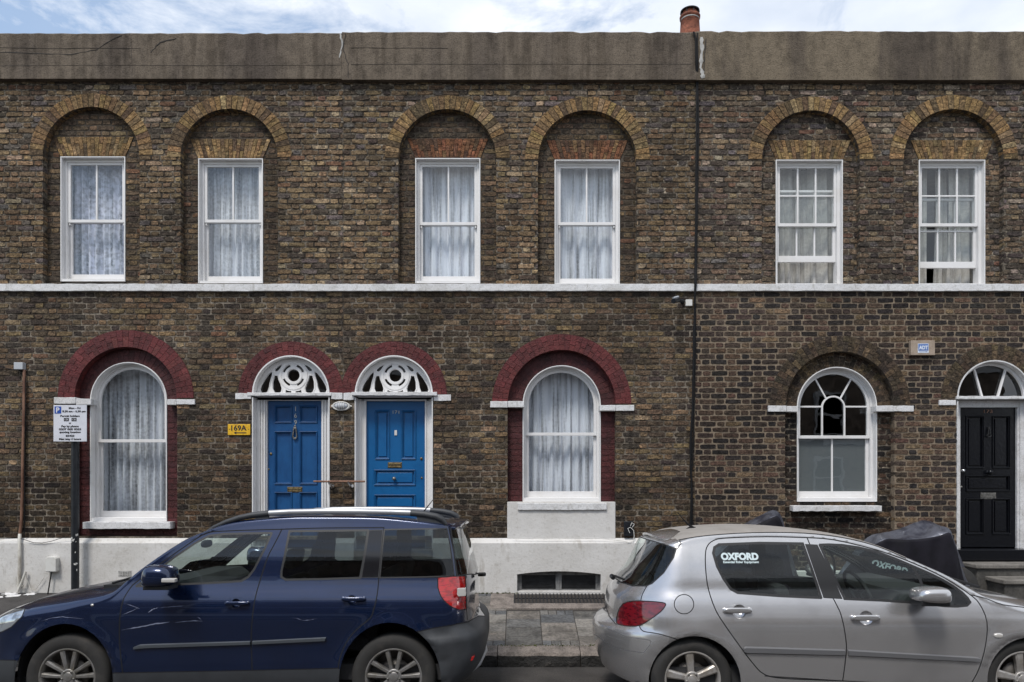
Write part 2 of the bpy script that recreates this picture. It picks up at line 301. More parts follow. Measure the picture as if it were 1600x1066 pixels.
def free_intervals(a, b, blocks):
    segs = [(a, b)]
    for p, q in blocks:
        ns = []
        for u, v in segs:
            if q <= u or p >= v: ns.append((u, v)); continue
            if p > u: ns.append((u, p))
            if q < v: ns.append((q, v))
        segs = ns
    return segs
def brick_field(mb, xa, xb, za, zb, yf, yb, holes, pal, pitch=.0751, jit=.004, join=.010, xphase=0, tone=None, row0=0):
    """holes: functions z0,z1 -> (p,q) or None.  Flemish bond."""
    per = .343; n = int(round((zb-za)/pitch)); pitch = (zb-za)/n
    for i in range(n):
        z0 = za+i*pitch+join/2; z1 = za+(i+1)*pitch-join/2; drift = random.uniform(-.02, .02)
        bl = [h for h in (f(z0, z1) for f in holes) if h]
        for (u, v) in free_intervals(xa, xb, bl):
            off = xphase+(per/2 if (i+row0) % 2 else 0)+drift
            k0 = int(math.floor((u-off)/per))-1; x = k0*per+off; st = True
            while x < v:
                l = (.2265 if st else .1165); p, q = max(x+join/2, u+(.001 if x < u else 0)), min(x+l-join/2, v)
                if q-p > .025:
                    xm, zm = (p+q)/2, (z0+z1)/2
                    P = pal(xm, zm) if callable(pal) else pal
                    c = pick(PAL[P]); t = tone(xm, zm) if tone else 1
                    c = tuple(ch*t for ch in c)
                    dz = random.uniform(-.0015, .0015); brick(mb, p, q, z0+dz, z1+dz, yf, yb, c, jit)
                x += l; st = not st
def voussoirs(mb, cx, cz, r0, r1, a0, a1, yf, yb, pal, bt=.066, join=.009, split=True, jit=.0035):
    n = max(3, int(round(abs(a1-a0)*(r0+.03)/(bt+.002)))); da = (a1-a0)/n
    for i in range(n):
        A0 = a0+i*da; A1 = A0+da; g0 = join/2/r0; g1 = join/2/r1
        rs = [r0, r0+(r1-r0)*(.36 if i % 2 else .64), r1] if split else [r0, r1]
        for k in range(len(rs)-1):
            p, q = rs[k]+(join*.3 if k else 0), rs[k+1]-(join*.3 if k < len(rs)-2 else 0); c = pick(PAL[pal]); r = random.uniform
            fr = []; bk = []
            for rr in (p, q):
                g = join/2/rr
                for aa in ((A0+g, A1-g) if rr == p else (A1-g, A0+g)):
                    j = r(-jit, jit)
                    ri = rr+(.003 if rr == p else -.003)+j*.4
                    fr.append((cx+ri*math.cos(aa), yf+r(-jit, jit)*.5, cz+ri*math.sin(aa))); bk.append((cx+rr*math.cos(aa), yb, cz+rr*math.sin(aa)))
            mb.add(fr+bk, [(0, 1, 2, 3), (0, 4, 5, 1), (1, 5, 6, 2), (2, 6, 7, 3), (3, 7, 4, 0)], c)
def hole_arch(cx, r, cz, zb, shrink=.02):                       # arch opening (blocked width) with jambs down to zb
    def f(z0, z1):
        zm = (z0+z1)/2
        if zm < zb: return None
        if zm <= cz: return (cx-r[1], cx+r[1])
        d = zm-cz; rm = r[0]-shrink
        if d >= rm: return None
        wd = math.sqrt(rm*rm-d*d); return (cx-wd, cx+wd)
    return f
def hole_rect(x0, x1, z0, z1):
    def f(a, b):
        m = (a+b)/2
        return (x0, x1) if z0 <= m <= z1 else None
    return f
def arch_poly(cx, r, cz, zb, n=28): return [(cx-r, zb), (cx+r, zb)]+arc(cx, cz, r, 0, PI, n)[0:]
# ------------------------------------------------------------------ window and door builders
M['grey_pane'] = mat('grey_pane', (.045, .047, .05), .3, noises=[(9, 4, (.5, .5, .5), .45, .62, O1)])  # flat grey painted in place of light on the panes
def build_ledge_white(name, parent, x0, x1, z0, z1, y0, y1, m='white_rough', jag=.004):
    mb = MB(); n = max(2, int((x1-x0)/.06)); vs = []; fs = []
    for i in range(n+1):
        x = x0+(x1-x0)*i/n; w_ = .004*nz(x, z0, 1.3, 7) if x1-x0 > 2 else 0; j = lambda: random.uniform(-jag, jag)+w_
        vs += [(x, y0+j()*.5, z0+j()), (x, y0+j()*.5, z1+j()), (x, y1, z1+j()*.4), (x, y1, z0)]
    for i in range(n):
        a = i*4; b = a+4
        fs += [(a, b, b+1, a+1), (a+1, b+1, b+2, a+2), (a+2, b+2, b+3, a+3), (a+3, b+3, b, a)]
    fs += [(0, 1, 2, 3), (n*4+3, n*4+2, n*4+1, n*4)]
    mb.add(vs, fs); return mb.build(name, m, parent, bevel=.004)
def curtain(parent, x0, x1, z0, z1, y, m, folds=9, amp=.022, seed=1, hem=0, pull=0, name='curtain'):
    r = random.Random(seed); mb = MB(); nx = folds*10; nzn = 14; ph = [r.uniform(0, 6.28) for _ in range(4)]; fr = [r.uniform(.75, 1.35) for _ in range(4)]
    vs = []; fs = []
    for j in range(nzn+1):
        t = j/nzn
        for i in range(nx+1):
            u = i/nx; a = amp*(.55+.45*(1-t)); x = x0+(x1-x0)*u
            yy = y+a*(math.sin(u*folds*6.28*fr[0]+ph[0])+.5*math.sin(u*folds*9.7*fr[1]+ph[1]+t*1.5)+.3*math.sin(u*folds*3.1+ph[2]-t*2))
            xx = x+.006*math.sin(t*3+u*30)*r.uniform(.9, 1.1)+pull*(1-t)**2*(u-.5)*(x1-x0)
            zb = z0+hem*(math.sin(u*5+ph[3])*.5+.5)
            vs.append((xx, yy, zb+(z1-zb)*t))
    for j in range(nzn):
        for i in range(nx): a = j*(nx+1)+i; fs.append((a, a+1, a+nx+2, a+nx+1))
    mb.add(vs, fs, None, 0, True); return mb.build(name, m, parent)
def rect(x0, x1, z0, z1): return [(x0, z0), (x1, z0), (x1, z1), (x0, z1)]
def sash_window(house, px0, px1, pt, pb, yp, cols=1, style='two', lab=None, cur='lace_white', seed=1, raised=0, sw=.037, zm_px=346, glass='glass'):
    x0, x1, z0, z1 = X(px0, yp), X(px1, yp), Z(pb, yp), Z(pt, yp)
    f = MB(); yr = yp+.062
    f.ring(rect(x0, x1, z0-.0, z1), rect(x0+.012, x1-.012, z0+.002, z1-.012), yp-.008, yr)           # painted reveal
    f.ring(rect(x0+.004, x1-.004, z0+.002, z1-.004), rect(x0+.048, x1-.048, z0+.05, z1-.05), yr, yr+.12)   # box frame
    f.box(x0+.012, x1-.012, yp+.0, yr+.02, z0+.004, z0+.035)                                           # timber sill
    wdw = f.build('window', 'white', house, bevel=.003)
    if lab: wdw['label'] = lab
    gx0, gx1, gz0, gz1 = x0+.048, x1-.048, z0+.05, z1-.05; zm = Z(zm_px, yp+.09)
    def sash(a, b, y, rows, cols, bot, top):
        s = MB(); s.ring(rect(gx0+.001, gx1-.001, a, b), rect(gx0+sw, gx1-sw, a+bot, b-top), y-.018, y+.018)
        iw = (gx1-gx0-2*sw)
        for c in range(1, cols): xc = gx0+sw+iw*c/cols; s.box(xc-.011, xc+.011, y-.013, y+.013, a+bot, b-top)
        for c in range(1, rows): zc = a+bot+(b-top-a-bot)*c/rows; s.box(gx0+sw, gx1-sw, y-.0125, y+.0125, zc-.010, zc+.010)
        s.build('sash', 'white', wdw, bevel=.002)
        g = MB(); g.add([(gx0+sw*.6, y, a+bot*.7), (gx1-sw*.6, y, a+bot*.7), (gx1-sw*.6, y, b-top*.7), (gx0+sw*.6, y, b-top*.7)], [(0, 1, 2, 3)]); g.build('glass_pane', glass, wdw)
    if style == 'two':
        sash(zm-.022, gz1-.001, yr+.030, 1, 2, .04, .03); sash(gz0+.001, zm+.022, yr+.070, 1, 1, .075, .04)
        for xx in (gx0+.02, gx1-.02): h = MB(); h.box(xx-.009, xx+.009, yr+.018, yr+.06, zm-.058, zm-.03); h.build('sash_horn', 'white', wdw, bevel=.004)
        curtain(wdw, x0-.02, x1+.02, z0+.03 if cur != 'lace_white' else z0+.095, z1+.02, yp+.26, cur, folds=7, seed=seed, hem=.03, amp=.03)
    else:
        hh = (gz1-zm)
        sash(zm-.022, gz1-.001, yr+.030, 2, 3, .042, .03)
        b = gz0+raised; t = 2*Z(351 if raised > .3 else 362, yp+.13)-b-.055
        rows = 2; s0 = sash(b, t, yr+.070, rows, 3, .085, .03)
    return wdw, (x0, x1, z0, z1)
def arch_out(cx, r, cz, z0, n=24): return [(cx+r, z0)]+arc(cx, cz, r, 0, PI, n)+[(cx-r, z0)]
def arched_window(house, pcx, pr, pcy, pb, yp, lab, cur, seed, pmeet, fancy=False):
    cx, cz, z0 = X(pcx, yp), Z(pcy, yp), Z(pb, yp); r = pr*(D+yp)/F; yr = yp+.085; f = MB()
    f.ring(arch_out(cx, r, cz, z0), arch_out(cx, r-.014, cz, z0+.012), yp-.012, yr)
    f.ring(arch_out(cx, r-.004, cz, z0+.002), arch_out(cx, r-.045, cz, z0+.055), yr, yr+.12)
    f.box(cx-r+.015, cx+r-.015, yp-.005, yr+.03, z0+.012, z0+.05)
    wdw = f.build('arched_window', 'white', house, bevel=.003); wdw['label'] = lab
    zm = Z(pmeet, yp+.12); R = r-.046; sw = .038
    s = MB(); y = yr+.03
    s.ring(arch_out(cx, R, cz, zm-.022), arch_out(cx, R-sw, cz, zm+.018), y-.018, y+.018)
    ri = R-sw
    if fancy:
        rs = .165*r/.53; zr = zm+.018; zt = cz+.02
        hw = ri*.335; ztop = cz-.0
        ar = arc(cx, ztop, hw+.011, 0, PI, 16); ai = arc(cx, ztop, hw-.011, 0, PI, 16)
        s.ring([(cx+hw+.011, zr)]+ar+[(cx-hw-.011, zr)], [(cx+hw-.011, zr)]+ai+[(cx-hw+.011, zr)], y-.013, y+.013, closed=False)
        for sx in (-1, 1):
            s.box(*sorted((cx+sx*(hw+.010), cx+sx*(ri+.004))), y-.0125, y+.0125, cz+.002, cz+.024)
            a = math.radians(90-sx*32); c, sn = math.cos(a), math.sin(a); p0 = (cx+(hw+.008)*math.cos(math.radians(90-sx*38)), ztop+(hw+.008)*math.sin(math.radians(90-sx*38)))
            p1 = (cx+(ri+.004)*c, cz+(ri+.004)*sn); dx, dz = p1[0]-p0[0], p1[1]-p0[1]; ln = math.hypot(dx, dz); nx, nn = -dz/ln*.010, dx/ln*.010
            s.prism([(p0[0]+nx, p0[1]+nn), (p0[0]-nx, p0[1]-nn), (p1[0]-nx, p1[1]-nn), (p1[0]+nx, p1[1]+nn)], y-.0122, y+.0122)
    s.build('sash', 'white', wdw, bevel=.002)
    g = MB(); q = arch_out(cx, ri+.008, cz, zm+.008); g.add([(a, y, b) for a, b in q], [tuple(range(len(q)))]); g.build('glass_pane', 'glass', wdw)
    s = MB(); y = yr+.07
    s.ring(rect(cx-R, cx+R, z0+.056, zm+.022), rect(cx-R+sw, cx+R-sw, z0+.135, zm-.016), y-.018, y+.018)
    if fancy: s.box(cx-.011, cx+.011, y-.013, y+.013, z0+.135, zm-.016)
    s.build('sash', 'white', wdw, bevel=.002)
    g = MB(); g.add([(cx-R+sw*.7, y, z0+.12), (cx+R-sw*.7, y, z0+.12), (cx+R-sw*.7, y, zm-.008), (cx-R+sw*.7, y, zm-.008)], [(0, 1, 2, 3)]); g.build('glass_pane', 'glass', wdw)
    if fancy:
        g = MB(); g.box(cx-R+sw*.7, cx+R-sw*.7, y+.006, y+.010, z0+.12, zm-.008); g.build('frosted_film', 'frosted', wdw)
    if cur:
        curtain(wdw, cx-r-.05, cx+r+.05, z0+.06, cz+r+.05, yp+.30, cur, folds=9, seed=seed, hem=.02, amp=.03)
    return wdw
def door_panel(mb, x0, x1, z0, z1, y, d=.012, m=.022, raised=False):       # sunk moulded panel standing on the leaf face
    mb.ring(rect(x0, x1, z0, z1), rect(x0+m*.45, x1-m*.45, z0+m*.45, z1-m*.45), y-.014, y+.02)
    mb.ring(rect(x0+m*.45+.0005, x1-m*.45-.0005, z0+m*.45+.0005, z1-m*.45-.0005), rect(x0+m, x1-m, z0+m, z1-m), y-.003, y+.02)
def door_leaf(house, x0, x1, z0, z1, y, panels, m, lab, raised=()):
    mb = MB(); hol = [rect(a, b, c, d) for a, b, c, d in panels]
    mb.prism(rect(x0, x1, z0, z1), y, y+.02, holes=hol); mb.box(x0, x1, y+.022, y+.045, z0, z1)
    for k, (a, b, c, d) in enumerate(panels):
        door_panel(mb, a, b, c, d, y)
        if k in raised: mb.box(a+.045, b-.045, y+.006, y+.022, c+.04, d-.04)
    o = mb.build('door', m, house, bevel=.005); o['label'] = lab; return o
def ball(parent, name, x, y, z, r, m, flat=1):
    mb = MB(); mb.lathe([(0, -r*flat)]+[(r*math.cos(a), r*flat*math.sin(a)) for a in [(-70+20*i)*PI/180 for i in range(8)]]+[(0, r*flat)], (x, y, z), 'y', 16)
    mb.lathe([(r*.45, 0), (r*.4, r*1.1), (r*.9, r*1.15), (r*.9, r*1.3)], (x, y, z), 'y', 16); return mb.build(name, m, parent)
def letterbox(parent, x0, x1, z0, z1, y, m):
    mb = MB(); mb.box(x0, x1, y-.006, y+.004, z0, z1); k = (z1-z0)*.22
    mb.ring(rect(x0+.012, x1-.012, z0+k, z1-k), rect(x0+.018, x1-.018, z0+k+.005, z1-k-.005), y-.014, y-.004)
    mb.box(x0+.02, x1-.02, y-.010, y-.004, z0+k+.006, z1-k-.006); return mb.build('letterbox', m, parent, bevel=.002)
def fan_frame(house, pcx, pr, pcy, d):
    cx, cz = X(pcx, 0), Z(pcy, 0); r = pr*D/F; mb = MB()
    mb.ring(arc(cx, cz, r, 0, PI, 32), arc(cx, cz, r-.018, 0, PI, 32), -.012, d, closed=False)
    return cx, cz, r, mb
# ------------------------------------------------------------------ the three houses of the terrace
ZG = Z(925); ZPT = Z(841); ZS0, ZS1 = Z(456), Z(445); ZC0 = Z(125)
def coping_part(house, xa, xb, pt, pb, m, seed):
    r = random.Random(seed); n = int((xb-xa)/.10); top = []; mb = MB(); vs = []; fs = []
    y0 = -.075; zb = Z(pb, y0); zt = Z(pt, y0)
    for i in range(n+1):
        x = xa+(xb-xa)*i/n; j = r.uniform(-.006, .005)-(.014 if r.random() < .04 else 0); w = .003*math.sin(x*1.3+seed)
        vs += [(x, y0, zb), (x, y0+r.uniform(-.002, .002), (zb+zt)/2), (x, y0+.004, zt-.02+j+w), (x, y0+.022, zt+j+w), (x, .32, zt+.01), (x, .32, zb), (x, .0, zb)]
    for i in range(n):
        a = i*7; b = a+7
        for k in range(7): k2 = (k+1) % 7; fs.append((a+k, b+k, b+k2, a+k2))
    fs += [tuple(range(7)), tuple(n*7+6-k for k in range(7))]
    mb.add(vs, fs); return mb.build('coping', m, house)
def crack(house, pts, wd=.008, y=-.0775, m='crack', name='crack'):
    mb = MB(); P = [(X(a, y), Z(b, y)) for a, b in pts]; Q = []
    for i in range(len(P)-1):
        for k in range(5): t = k/5; Q.append((P[i][0]+(P[i+1][0]-P[i][0])*t+random.uniform(-.006, .006), P[i][1]+(P[i+1][1]-P[i][1])*t+random.uniform(-.006, .006)))
    Q.append(P[-1]); a = []; b = []
    for i, q in enumerate(Q):
        p0 = Q[max(i-1, 0)]; p1 = Q[min(i+1, len(Q)-1)]; dx, dz = p1[0]-p0[0], p1[1]-p0[1]; ln = math.hypot(dx, dz) or 1; w_ = wd*random.uniform(.3, 1)*.5
        a.append((q[0]-dz/ln*w_, q[1]+dx/ln*w_)); b.append((q[0]+dz/ln*w_, q[1]-dx/ln*w_))
    mb.ring(a, b, y, y+.006, closed=False); return mb.build(name, m, house)
UP = {169: [(142.5, 242.5, 75, 97), (358, 246, 75.5, 97.5)], 171: [(698.7, 247, 76, 98.5), (917.6, 249.5, 76.5, 98.5)], 173: [(1267, 249, 76, 98.5), (1490, 249, 78, 101)]}
WIN = {169: [(95, 196, 245, 440), (310, 411, 248, 443)], 171: [(649, 750.5, 247.5, 443), (866.6, 968.4, 250, 446.5)], 173: [(1212, 1316.6, 250, 447), (1435.5, 1539, 250, 447)]}
XR = {169: (-300, 536), 171: (536, 1086), 173: (1086, 1900)}
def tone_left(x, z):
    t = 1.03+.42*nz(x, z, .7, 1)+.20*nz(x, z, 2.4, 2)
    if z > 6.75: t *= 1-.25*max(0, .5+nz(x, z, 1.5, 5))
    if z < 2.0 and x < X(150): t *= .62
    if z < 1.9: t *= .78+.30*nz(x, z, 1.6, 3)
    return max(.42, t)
def tone_right(x, z):
    t = 1.02+.34*nz(x, z, .8, 4)+.15*nz(x, z, 2.6, 2)
    return max(.5, t)
def make_house(no):
    hx0, hx1 = X(XR[no][0]), X(XR[no][1])
    lab = {169: 'left brown brick house with burgundy arched window and blue door numbered 169',
           171: 'middle brown brick house with blue door numbered 171 and white panel below its window',
           173: 'right darker brick house with glossy black door numbered 173 and many-paned windows'}[no]
    h = empty('terraced_house', (0, 0, 0), lab, 'house', 'terraced houses joined in a row')
    right = no == 173
    # lower openings: (kind, cx, cy, r_in, r_out)
    if no == 169: low = [('w', 196.5, 622, 79.5, 106.5), ('d', 454.7, 616, 60.5, 82.5)]
    elif no == 171: low = [('d', 615.4, 616.5, 61, 83), ('w', 877.6, 631, 84, 109)]
    else: low = [('w', 1312.5, 634.5, 85, 110), ('d', 1554, 622, 59, 84)]
    zb_low = ZPT if not right else ZG-.35
    # wall body behind the bricks (mortar), with the arched openings cut through it
    mo = MB()
    holes = [arch_poly(X(cx), ri*D/F+.006, Z(cy), ZS1+.001) for cx, cy, ri, ro in UP[no]]
    mo.prism(rect(hx0, hx1, ZS1-.02, ZC0+.02), .007, .15, mi=0, holes=[[(p[0], max(p[1], ZS1+.0)) for p in hh] for hh in holes])
    hl = []
    for k, cx, cy, ri, ro in low: hl.append(arch_poly(X(cx), ri*D/F+.006, Z(cy), zb_low+.02))
    mo.prism(rect(hx0, hx1, zb_low-.02, ZS0+.02), .0065, .15, mi=1, holes=hl)
    br = MB()
    palu = 'upper' if not right else 'right_up'; pall = 'lower' if not right else 'right'
    def pu(x, z): return palu if z < 6.6 or random.random() < .7 else ('right_up' if random.random() < .7 else 'upper')
    tone = tone_right if right else tone_left
    hs = [hole_arch(X(cx), (ro*D/F, ri*D/F), Z(cy), ZS1) for cx, cy, ri, ro in UP[no]]
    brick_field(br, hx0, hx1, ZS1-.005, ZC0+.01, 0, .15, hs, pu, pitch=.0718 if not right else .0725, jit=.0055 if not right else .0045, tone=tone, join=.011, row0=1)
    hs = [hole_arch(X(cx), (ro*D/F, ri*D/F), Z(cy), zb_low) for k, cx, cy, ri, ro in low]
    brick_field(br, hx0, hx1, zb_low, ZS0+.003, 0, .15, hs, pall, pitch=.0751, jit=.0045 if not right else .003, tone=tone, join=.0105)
    wl = br.build('brick_wall', 'brick', h)
    mo.build('pointing', ['mortar_old' if not right else 'mortar_old', 'mortar_low' if not right else 'mortar_new'], h)
    # upper recessed panels, arches, gauged lintels, windows
    for q, (cx, cy, ri, ro) in enumerate(UP[no]):
        c, z = X(cx), Z(cy); R0, R1 = ri*D/F, ro*D/F
        a = MB(); voussoirs(a, c, z, R0, R1-.004, 0, PI, -.006, .15, 'yellow', split=False); a.build('arch', 'brick', h)
        b = MB(); b.ring(arc(c, z, R1, -.02, PI+.02, 40), arc(c, z, R0+.002, -.02, PI+.02, 40), .002, .15, closed=False); b.build('arch_pointing', 'soot_mortar', h)
        w0, w1, wt, wb = WIN[no][q]; wx0, wx1, wz0, wz1 = X(w0, .09), X(w1, .09), ZS1, Z(wt, .09)
        p = MB(); ft, zt = Z(wt-30.5, .09), Z(wt-1, .09)
        brick_field(p, c-R0-.05, c+R0+.05, ZS1-.01, z+R0+.02, .09, .15, [hole_rect(wx0, wx1, 0, wz1), lambda a_, b_, ft=ft, zt=zt, wx0=wx0, wx1=wx1: ((wx0-.01-(.5*(a_+b_)-zt)*.42, wx1+.01+(.5*(a_+b_)-zt)*.42) if zt <= .5*(a_+b_) <= ft else None)], 'panel' if not right else 'right_up', pitch=.0725, jit=.003, tone=tone)
        p.build('recessed_panel', 'brick', h)
        m = MB(); m.prism(rect(c-R0-.06, c+R0+.06, ZS1-.02, z+R0+.03), .096, .16, holes=[rect(wx0+.002, wx1-.002, ZS1-.012, wz1-.002)]); m.build('panel_pointing', 'mortar_old' if right else 'soot_mortar', h)
        fl = MB(); n = 19; xa0, xa1 = wx0-.005, wx1+.005; sp = .105
        for i in range(n):
            u0, u1 = i/n, (i+1)/n; b0, b1 = xa0+(xa1-xa0)*u0+.003, xa0+(xa1-xa0)*u1-.003; t0, t1 = xa0-sp+(xa1-xa0+2*sp)*u0+.003, xa0-sp+(xa1-xa0+2*sp)*u1-.003
            k = .66 if i % 2 else .36; zc = zt+(ft-zt)*k
            for (v0, v1) in ((0, k-.012), (k+.012, 1)):
                cc = pick(PAL['orange' if no == 171 else 'yellow']); r = lambda: random.uniform(-.002, .002)
                pts = [(b0+(t0-b0)*v0, zt+(ft-zt)*v0), (b1+(t1-b1)*v0, zt+(ft-zt)*v0), (b1+(t1-b1)*v1, zt+(ft-zt)*v1), (b0+(t0-b0)*v1, zt+(ft-zt)*v1)]
                vv = [(x_+r(), .084+r(), z_+r()) for x_, z_ in pts]+[(x_, .12, z_) for x_, z_ in pts]
                fl.add(vv, [(0, 1, 2, 3), (0, 4, 5, 1), (1, 5, 6, 2), (2, 6, 7, 3), (3, 7, 4, 0)], cc)
        fl.build('flat_arch', 'brick', h)
        if not right:
            sash_window(h, w0, w1, wt, wb, .09, lab=None, cur={169: 'lace_open', 171: 'lace_white'}[no] if not (no == 169 and q == 1) else 'lace_grey', seed=no+q*3, zm_px=346 if no == 169 else 350)
        else:
            wd, (x0, x1, z0, z1) = sash_window(h, w0, w1, wt, wb, .09, style='six', seed=3+q, raised=.305 if q == 0 else .225, zm_px=352)
            if q == 0:
                curtain(wd, x0-.02, x0+.33, z0, z1, .37, 'curtain', folds=3, seed=5, amp=.03); curtain(wd, x0+.30, x0+.60, z0, z1, .42, 'curtain', folds=3, seed=6, amp=.035); curtain(wd, x1-.36, x1+.03, z0, z1, .36, 'curtain', folds=3, seed=8, amp=.03)
            else:
                curtain(wd, x0-.02, x0+.26, z0, z1, .37, 'curtain', folds=3, seed=9, amp=.03); curtain(wd, x0+.42, x0+.60, z0, z1, .44, 'curtain', folds=2, seed=10, amp=.03, pull=.4); curtain(wd, x1-.33, x1+.03, z0, z1, .37, 'curtain', folds=3, seed=11, amp=.035, pull=.2)
    # lower arches
    for q, (k, cx, cy, ri, ro) in enumerate(low):
        c, z = X(cx), Z(cy); R0, R1 = ri*D/F, ro*D/F; red = not right; pal = 'red' if red else 'brown_arch'; bm_ = 'red_paint' if red else 'brick'
        a = MB(); voussoirs(a, c, z, R0, R1-.003, 0, PI, -.006, .15, pal, jit=.002, join=.0045); a.build('arch', bm_, h)
        b = MB(); cc = (.085, .017, .017); b.ring(arc(c, z, R1, 0, PI, 40), arc(c, z, R0+.002, 0, PI, 40), -.001, .15, col=cc, closed=False); b.build('arch_pointing', 'red_paint' if red else 'soot_mortar', h)
        if k == 'w':
            pr, pcx, pcy, pb = {169: (60, 201.3, 626, 815), 171: (61, 877.6, 632, 784), 173: (62.5, 1307.5, 636, 784)}[no]
            wc, wz, wr, wzb = X(pcx, .1), Z(pcy, .1), pr*(D+.1)/F, Z(pb, .1)
            p = MB(); zlo = {169: Z(837), 171: Z(784), 173: zb_low}[no]
            hh = hole_arch(wc, (wr+.20, wr), wz, wzb); pz = wz+.0
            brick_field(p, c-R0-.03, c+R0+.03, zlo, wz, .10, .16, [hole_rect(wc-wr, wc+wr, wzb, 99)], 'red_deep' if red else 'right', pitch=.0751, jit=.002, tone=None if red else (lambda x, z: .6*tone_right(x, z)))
            voussoirs(p, wc, wz+.003, wr+.004, wr+.235 if not right else wr+.22, 0, PI, .10, .16, 'red_deep' if red else 'brown_arch', jit=.002, join=.007)
            p.build('recessed_panel', bm_, h)
            m = MB(); m.prism(rect(c-R0-.04, c+R0+.04, zlo-.01, z+R0+.03), .104, .17, col=(.06, .014, .014), holes=[[(wc-wr+.002, wzb+.002), (wc+wr-.002, wzb+.002)]+arc(wc, wz, wr-.002, 0, PI, 28)]); m.build('panel_pointing', 'red_paint' if red else 'mortar_old', h)
            arched_window(h, pcx, pr, pcy, pb, .10, {169: 'white arched sash window with grey net curtain', 171: 'white arched sash window with bluish lace curtain', 173: 'white arched window with radiating bars and frosted lower panes'}[no], {169: 'lace_grey', 171: 'lace_white', 173: None}[no], no, {169: 689, 171: 678.5, 173: 683}[no], fancy=right)
            s0, s1, st, sb = {169: (129, 266, 816, 826.5), 171: (809, 948, 786.5, 797), 173: (1239.5, 1378, 790.5, 799)}[no]
            y = -.03; build_ledge_white('window_sill', h, X(s0, y), X(s1, y), Z(sb, y), Z(st, y), y, .18)
            if no == 171: mb = MB(); mb.box(X(792.5), X(961.5), -.004, .14, ZPT-.01, Z(784.5)); mb.build('painted_panel', 'plinth', h, bevel=.004)
            # white impost blocks
            for (i0, i1, t, bb) in {169: [(84, 118, 621, 631), (118.5, 142, 623, 632.5), (261, 275, 624, 632.5), (275.5, 304, 624, 632)], 171: [(766, 793, 627, 637), (793.5, 819, 627, 636.5), (937, 962, 633, 642), (962.5, 991, 633, 642)], 173: [(1200.5, 1229, 634, 643.5), (1229.5, 1247, 634.5, 643.5), (1369, 1396, 634, 643), (1396.5, 1428, 634, 643)]}[no]:
                inner = (i0 > 100 and i1 < 276) if no == 169 else ((i0 > 790 and i1 < 965) if no == 171 else (i0 > 1229 and i1 < 1397))
                y = -.022 if not inner else -.012 if no != 999 else 0
                build_ledge_white('impost', h, X(i0, y), X(i1, y), Z(bb, y), Z(t, y), y, .14, jag=.0025)
            if no == 171 or no == 169:
                pass
        else:
            make_doorway(h, no, cx, cy, ri)
    # string course and coping
    sc = build_ledge_white('string_course', h, hx0, hx1, ZS0, ZS1, -.045, .085, jag=.003)
    hx0_, hx1_ = hx0+(.001 if no > 169 else 0), hx1-(.001 if no < 173 else 0)
    coping_part(h, hx0_, hx1_, {169: 50.5, 171: 48.5, 173: 47.5}[no], {169: 123, 171: 124.5, 173: 125}[no], 'concrete' if no < 173 else 'concrete_tan', no)
    # plinth
    if no != 173:
        y = -.055; zt = Z(849, y); P = MB()
        ho = []
        if no == 171:
            a, b_, t_, d_ = X(808, y), X(939, y), Z(897.5, y), Z(925, y); ho = [[(a, d_+.004), (b_, d_+.004)]+[(a+(b_-a)*(1-i/12), t_+.04*(1-(2*i/12-1)**2)) for i in range(13)]]
        dcx, dr = {169: (454.7, 60.5), 171: (615.4, 61)}[no]; dl, dr_ = X(dcx)-dr*D/F, X(dcx)+dr*D/F
        for (pa, pb_, hh_) in ((hx0, dl, ho if no == 999 else []), (dr_, hx1, ho)):
            P.prism(rect(pa, pb_, ZG-.3, zt), y, .25, holes=hh_)
            P.add([(pa, y, zt), (pb_, y, zt), (pb_, 0.004, ZPT), (pa, 0.004, ZPT), (pa, .1, ZPT), (pb_, .1, ZPT), (pa, .1, zt), (pb_, .1, zt)], [(0, 1, 2, 3), (3, 2, 5, 4), (0, 3, 4, 6), (1, 7, 5, 2)])
        S_ = MB(); S_.box(dl+.002, dr_-.002, -.09, .25, ZG-.3, Z(857)-.01); S_.box(dl-.10, dr_+.10, -.36, -.092, ZG-.3, ZG+.26); S_.build('doorstep', 'step', h, bevel=.01)
        P.build('plinth', 'plinth', h)
        if no == 171:
            a, b_, t_, d_ = X(808, y), X(939, y), Z(893, y), Z(925, y); g = MB(); yy = .045
            g.ring(rect(a-.02, b_+.02, d_-.02, t_+.1), rect(a+.06, b_-.06, d_+.02, t_-.06), yy, yy+.05)
            g.box((a+b_)/2-.04, (a+b_)/2+.04, yy-.01, yy+.05, d_, t_+.0); g.box((a+b_)/2-.008, (a+b_)/2+.008, yy-.02, yy+.05, d_, t_+.0)
            wn = g.build('cellar_window', 'grey_wood', h, bevel=.003)
            g = MB(); g.add([(a, yy+.02, d_-.02), (b_, yy+.02, d_-.02), (b_, yy+.02, t_+.03), (a, yy+.02, t_+.03)], [(0, 1, 2, 3)]); g.build('glass_pane', 'grey_pane', wn)
            g = MB(); nb = 9
            for i in range(nb): zz = d_+.03+(t_-d_-.1)*i/nb; g.box(a+.07, b_-.07, yy+.005, yy+.012, zz, zz+.004)
            g.build('wire_mesh', 'iron', wn)
        else:
            g = MB(); a, b_, t_, d_ = X(185, y), X(206, y), Z(892, y), Z(901, y); g.box(a, b_, y-.004, y+.01, d_, t_, mi=0)
            for i in range(7):
                for j in range(3): g.box(a+.02+i*.022, a+.03+i*.022, y-.006, y-.002, d_+.013+j*.02, d_+.023+j*.02, mi=1)
            g.build('air_brick', ['cement', 'dark'], h)
    # shell: party walls, back wall, floors, roof
    sh = MB(); zt = ZC0+.25
